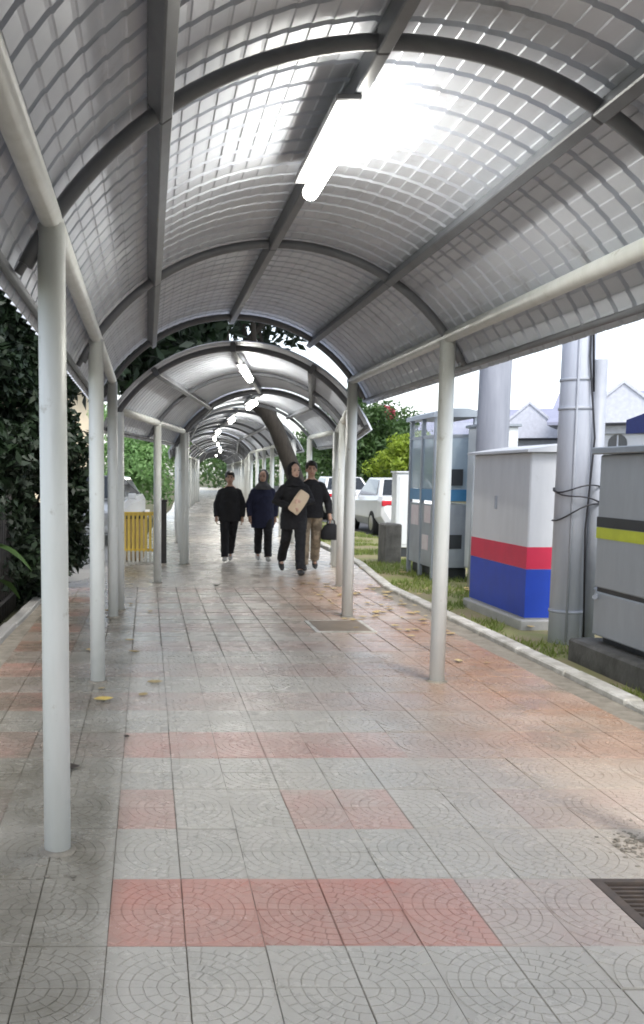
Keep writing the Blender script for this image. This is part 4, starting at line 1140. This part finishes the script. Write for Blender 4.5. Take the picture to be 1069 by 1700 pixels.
def person(label, loc, rz, H, legs, arms, top, trousers, shoes, head, skin, hem=0.74, baggy=1.0, head_turn=0.0):
    """legs/arms: dict side -> joint points in a 1.6 m figure facing -y; sides are -1 and 1 in x"""
    t = thing('person', label, 'person', loc, rz, 'people walking under the canopy')
    t.scale = (H / 1.6,) * 3
    sh = 1.30
    b = MB()
    # body: torso, neck, head, limbs, hands with fingers: one continuous surface
    b.loft([(0.80, 0, 0.01, 0.135, 0.10), (0.90, 0, 0.01, 0.15, 0.105), (1.02, 0, 0, 0.125, 0.085), (1.15, 0, 0, 0.14, 0.09), (1.27, 0, 0.005, 0.15, 0.085), (1.325, 0, 0.01, 0.10, 0.06), (1.36, 0, 0.01, 0.055, 0.052)])
    b.path([(0, 0.012, 1.32), (0, 0.005, 1.40), (0, 0.0, 1.45)], [0.055, 0.048, 0.05], 14)
    hr = Matrix.Rotation(head_turn, 3, 'Z')
    def HP(p): return Vector((0, 0, 1.49)) + hr @ Vector(p)
    b.ellip(HP((0, 0.012, 0.012)), (0.073, 0.092, 0.098), 20, 14, hr)
    b.ellip(HP((0, -0.022, -0.045)), (0.056, 0.060, 0.070), 18, 12, hr)
    b.ellip(HP((0, -0.088, -0.015)), (0.012, 0.018, 0.024), 10, 8, hr)             # nose
    for sx in (-1, 1): b.ellip(HP((sx * 0.074, 0.012, -0.012)), (0.012, 0.018, 0.030), 10, 8, hr)
    for sx in (-1, 1):
        L_ = legs[sx]
        b.path(L_['p'], [0.082, 0.068, 0.05, 0.052, 0.034][:len(L_['p'])] if len(L_['p']) == 5 else [0.085, 0.055, 0.036], 12)
        an = Vector(L_['p'][-1]); b.ellip(an + Vector((0, -0.05, -0.035)), (0.028, 0.078, 0.024), 12, 8)
        A = [Vector(p) for p in arms[sx]]
        b.path([A[0], A[0].lerp(A[1], 0.5), A[1], A[1].lerp(A[2], 0.5), A[2]], [0.050, 0.045, 0.038, 0.035, 0.026], 12)
        d = (A[2] - A[1]).normalized()
        # palm and fingers
        side = Vector((sx, 0, 0)); side = (side - d * side.dot(d)).normalized(); nrm = d.cross(side).normalized()
        b.path([A[2], A[2] + d * 0.04, A[2] + d * 0.085], [0.024, 0.030, 0.028], 10)
        for k, ln in enumerate((0.062, 0.072, 0.068, 0.052)):
            o0 = A[2] + d * 0.08 + nrm * (-0.026 + 0.0175 * k)
            inward = -side
            b.path([o0, o0 + d * ln * 0.5 + inward * 0.004, o0 + d * ln * 0.85 + inward * 0.022], [0.0085, 0.008, 0.0065], 8)
        th0 = A[2] + d * 0.03 - nrm * 0.024
        b.path([th0, th0 + d * 0.03 - nrm * 0.022, th0 + d * 0.058 - nrm * 0.026], [0.0105, 0.0095, 0.007], 8)
    remesh(b, 'body', 0.0075, skin, t, 0.0, 1)
    # face details
    for sx in (-1, 1):
        MB().ellip(HP((sx * 0.030, -0.077, 0.006)), (0.013, 0.006, 0.007), 10, 6, hr).build('eye', M['eye'], t)
        MB().ellip(HP((sx * 0.030, -0.081, 0.027)), (0.018, 0.006, 0.004), 10, 6, hr).build('eyebrow', M['hair'], t)
    MB().ellip(HP((0, -0.080, -0.058)), (0.021, 0.007, 0.007), 10, 6, hr).build('mouth', M['lip'], t)
    # jacket
    j = MB()
    j.loft([(hem, 0, 0.01, 0.185 * baggy, 0.135 * baggy), (hem + 0.10, 0, 0.01, 0.188 * baggy, 0.138 * baggy), (1.02, 0, 0.0, 0.172 * baggy, 0.125 * baggy), (1.18, 0, 0.0, 0.182, 0.128), (1.25, 0, 0.005, 0.175, 0.112), (1.30, 0, 0.012, 0.125, 0.09), (1.345, 0, 0.012, 0.068, 0.064)])
    for sx in (-1, 1):
        A = [Vector(p) for p in arms[sx]]
        j.path([A[0] - Vector((sx * 0.04, 0, 0)), A[0], A[0].lerp(A[1], 0.5), A[1], A[1].lerp(A[2], 0.5), A[1].lerp(A[2], 0.95)], [0.055, 0.062, 0.062, 0.058, 0.054, 0.045], 14)
        j.ellip(A[0] + Vector((-sx * 0.02, 0, 0.0)), (0.068, 0.07, 0.066), 12, 8)
    remesh(j, top[0], 0.011, top[1], t, 0.0065)
    # trousers
    p_ = MB()
    p_.loft([(0.76, 0, 0.01, 0.155, 0.115), (0.86, 0, 0.01, 0.165, 0.122), (0.98, 0, 0.005, 0.15, 0.105)])
    for sx in (-1, 1):
        P = [Vector(q_) for q_ in legs[sx]['p']]
        rr = legs[sx].get('r', [0.098, 0.088, 0.075, 0.072, 0.066])
        P2 = P[:-1] + [P[-2].lerp(P[-1], 0.93)]
        p_.path(P2, rr, 14)
    remesh(p_, 'trousers', 0.011, trousers, t, 0.0065)
    # shoes
    for sx in (-1, 1):
        an = Vector(legs[sx]['p'][-1]); pit = legs[sx].get('toe', 0.0)
        rot = Matrix.Rotation(pit, 3, 'X')
        s = MB()
        s.ellip(an + rot @ Vector((0, -0.065, -0.038)), (0.044, 0.118, 0.036), 14, 8, rot)
        s.ellip(an + rot @ Vector((0, 0.005, -0.018)), (0.040, 0.052, 0.052), 12, 8, rot)
        remesh(s, 'shoe', 0.009, shoes, t, 0.0)
    # head covering
    kind, hm = head
    h = MB()
    if kind == 'scarf':
        h.ellip(HP((0, 0.040, 0.010)), (0.096, 0.098, 0.122), 20, 14, hr)
        h.loft([(1.27, 0, 0.0, 0.165, 0.125), (1.33, 0, 0.005, 0.135, 0.11), (1.39, 0, 0.012, 0.082, 0.085), (1.46, 0, 0.035, 0.085, 0.085)])
        remesh(h, 'headscarf', 0.009, hm, t, 0.005)
    else:
        h.ellip(HP((0, 0.030, 0.038)), (0.090, 0.096, 0.092), 20, 14, hr)
        h.ellip(HP((0, -0.050, 0.078)), (0.066, 0.042, 0.034), 16, 10, hr)
        if kind == 'tied':
            h.ellip(HP((0, 0.085, -0.03)), (0.065, 0.05, 0.085), 16, 10, hr)
        remesh(h, 'hair', 0.008, hm, t, 0.006)
    return t

def leg(sx, fwd, knee, lift=0.0, out=0.0):
    """hip to ankle; fwd < 0 puts the foot towards the camera"""
    hip = Vector((sx * 0.085, 0.01, 0.86)); ank = Vector((sx * (0.075 + out), fwd, 0.085 + lift))
    kn = hip.lerp(ank, 0.5) + Vector((0, -knee, 0)); 
    return [hip, hip.lerp(kn, 0.5) + Vector((0, -0.01, 0)), kn, kn.lerp(ank, 0.45) + Vector((0, 0.012, 0)), ank]

def arm(sx, el, wr):
    return [(sx * 0.155, 0.005, 1.245), el, wr]

person('person in a plain black top and black trousers, walking at the left of the four', (1.385, 16.15, 0), R(-3), 1.52,
       {-1: dict(p=leg(-1, -0.14, 0.03, 0.0, 0.01), toe=-0.1), 1: dict(p=leg(1, 0.26, 0.09, 0.05, -0.05), toe=0.5)},
       {-1: arm(-1, (-0.235, 0.03, 1.02), (-0.235, -0.06, 0.80)), 1: arm(1, (0.235, 0.02, 1.02), (0.225, -0.02, 0.79))},
       ('jacket', M['cloth_black']), M['cloth_black'], M['shoe_light'], ('tied', M['hair']), M['skin'], hem=0.72, baggy=1.08)
person('person in a long navy jacket and grey headscarf, second from left', (1.945, 16.15, 0), R(2), 1.54,
       {-1: dict(p=leg(-1, 0.24, 0.09, 0.05, -0.03), toe=0.45), 1: dict(p=leg(1, -0.16, 0.03), toe=-0.1)},
       {-1: arm(-1, (-0.245, 0.02, 1.02), (-0.235, -0.05, 0.79)), 1: arm(1, (0.235, 0.03, 1.02), (0.225, 0.02, 0.78))},
       ('jacket', M['cloth_navy']), M['cloth_black'], M['shoe_light'], ('scarf', M['cloth_grey']), M['skin'], hem=0.60, baggy=1.1, head_turn=R(-20))
person('person all in black with black headscarf, clasping a tan folder', (2.15, 14.05, 0), R(4), 1.64,
       {-1: dict(p=leg(-1, 0.34, 0.12, 0.10, 0.03), toe=0.7), 1: dict(p=leg(1, -0.26, 0.03, 0.0, -0.03), toe=-0.15)},
       {-1: arm(-1, (-0.27, 0.0, 1.06), (-0.10, -0.20, 0.98)), 1: arm(1, (0.25, -0.02, 1.05), (0.06, -0.20, 1.06))},
       ('jacket', M['cloth_black']), M['cloth_black'], M['shoe_dark'], ('scarf', M['cloth_black']), M['skin_pale'], hem=0.66, baggy=1.05, head_turn=R(12))
person('man in dark jacket and mottled khaki trousers, carrying a black bag, rightmost walker', (2.50, 14.66, 0), R(-4), 1.67,
       {-1: dict(p=leg(-1, -0.10, 0.03, 0.0, 0.02)), 1: dict(p=leg(1, 0.24, 0.09, 0.05, 0.02), toe=0.45)},
       {-1: arm(-1, (-0.24, 0.03, 1.02), (-0.23, -0.04, 0.80)), 1: arm(1, (0.25, 0.02, 1.02), (0.27, -0.06, 0.83))},
       ('jacket', M['cloth_black']), M['cloth_khaki'], M['shoe_dark'], ('short', M['hair']), M['skin'], hem=0.78, baggy=1.0)
# folder held at the chest and the bag carried low
fb_ = MB()
for side in (-1, 1):
    v = []; f = []
    for i in range(9):
        for k in range(9):
            u_, w_ = i / 8 - 0.5, k / 8 - 0.5
            x_ = u_ * 0.19 * (1 - 0.12 * (2 * w_) ** 4); z_ = w_ * 0.36 * (1 - 0.06 * (2 * u_) ** 4)
            puff = 0.016 * max(0.0, (1 - (2 * u_) ** 4) * (1 - (2 * w_) ** 4))
            v.append((x_, side * puff + 0.035 * (2 * u_) ** 2 * 0.5 + 0.03 * w_ * w_ + 0.006 * math.sin(9 * u_ + 5 * w_), z_))
    for i in range(8):
        for k in range(8): f.append((i * 9 + k, i * 9 + k + 1, (i + 1) * 9 + k + 1, (i + 1) * 9 + k))
    fb_.add(v, f, True)
fo_ = fb_.build('folder', M['folder'])
fo_.location = (2.19, 13.80, 1.08); fo_.rotation_euler = (R(-10), R(36), R(6))
tag(fo_, 'soft tan folder held slanting against the chest', 'folder')
bg = thing('handbag', 'black handbag hanging from the hand of the man', 'bag', (2.805, 14.61, 0.48))
bb = MB()
bb.loft([(0.0, 0, 0, 0.13, 0.06), (0.03, 0, 0, 0.155, 0.075), (0.14, 0, 0, 0.15, 0.07), (0.22, 0, 0, 0.10, 0.05), (0.25, 0, 0, 0.05, 0.03)], 18)
bb.build('body', M['cloth_black'], bg)
MB().path([(-0.07, 0, 0.20), (-0.05, 0, 0.29), (0, 0, 0.335), (0.05, 0, 0.29), (0.07, 0, 0.20)], 0.009, 8).build('handle', M['cloth_black'], bg)
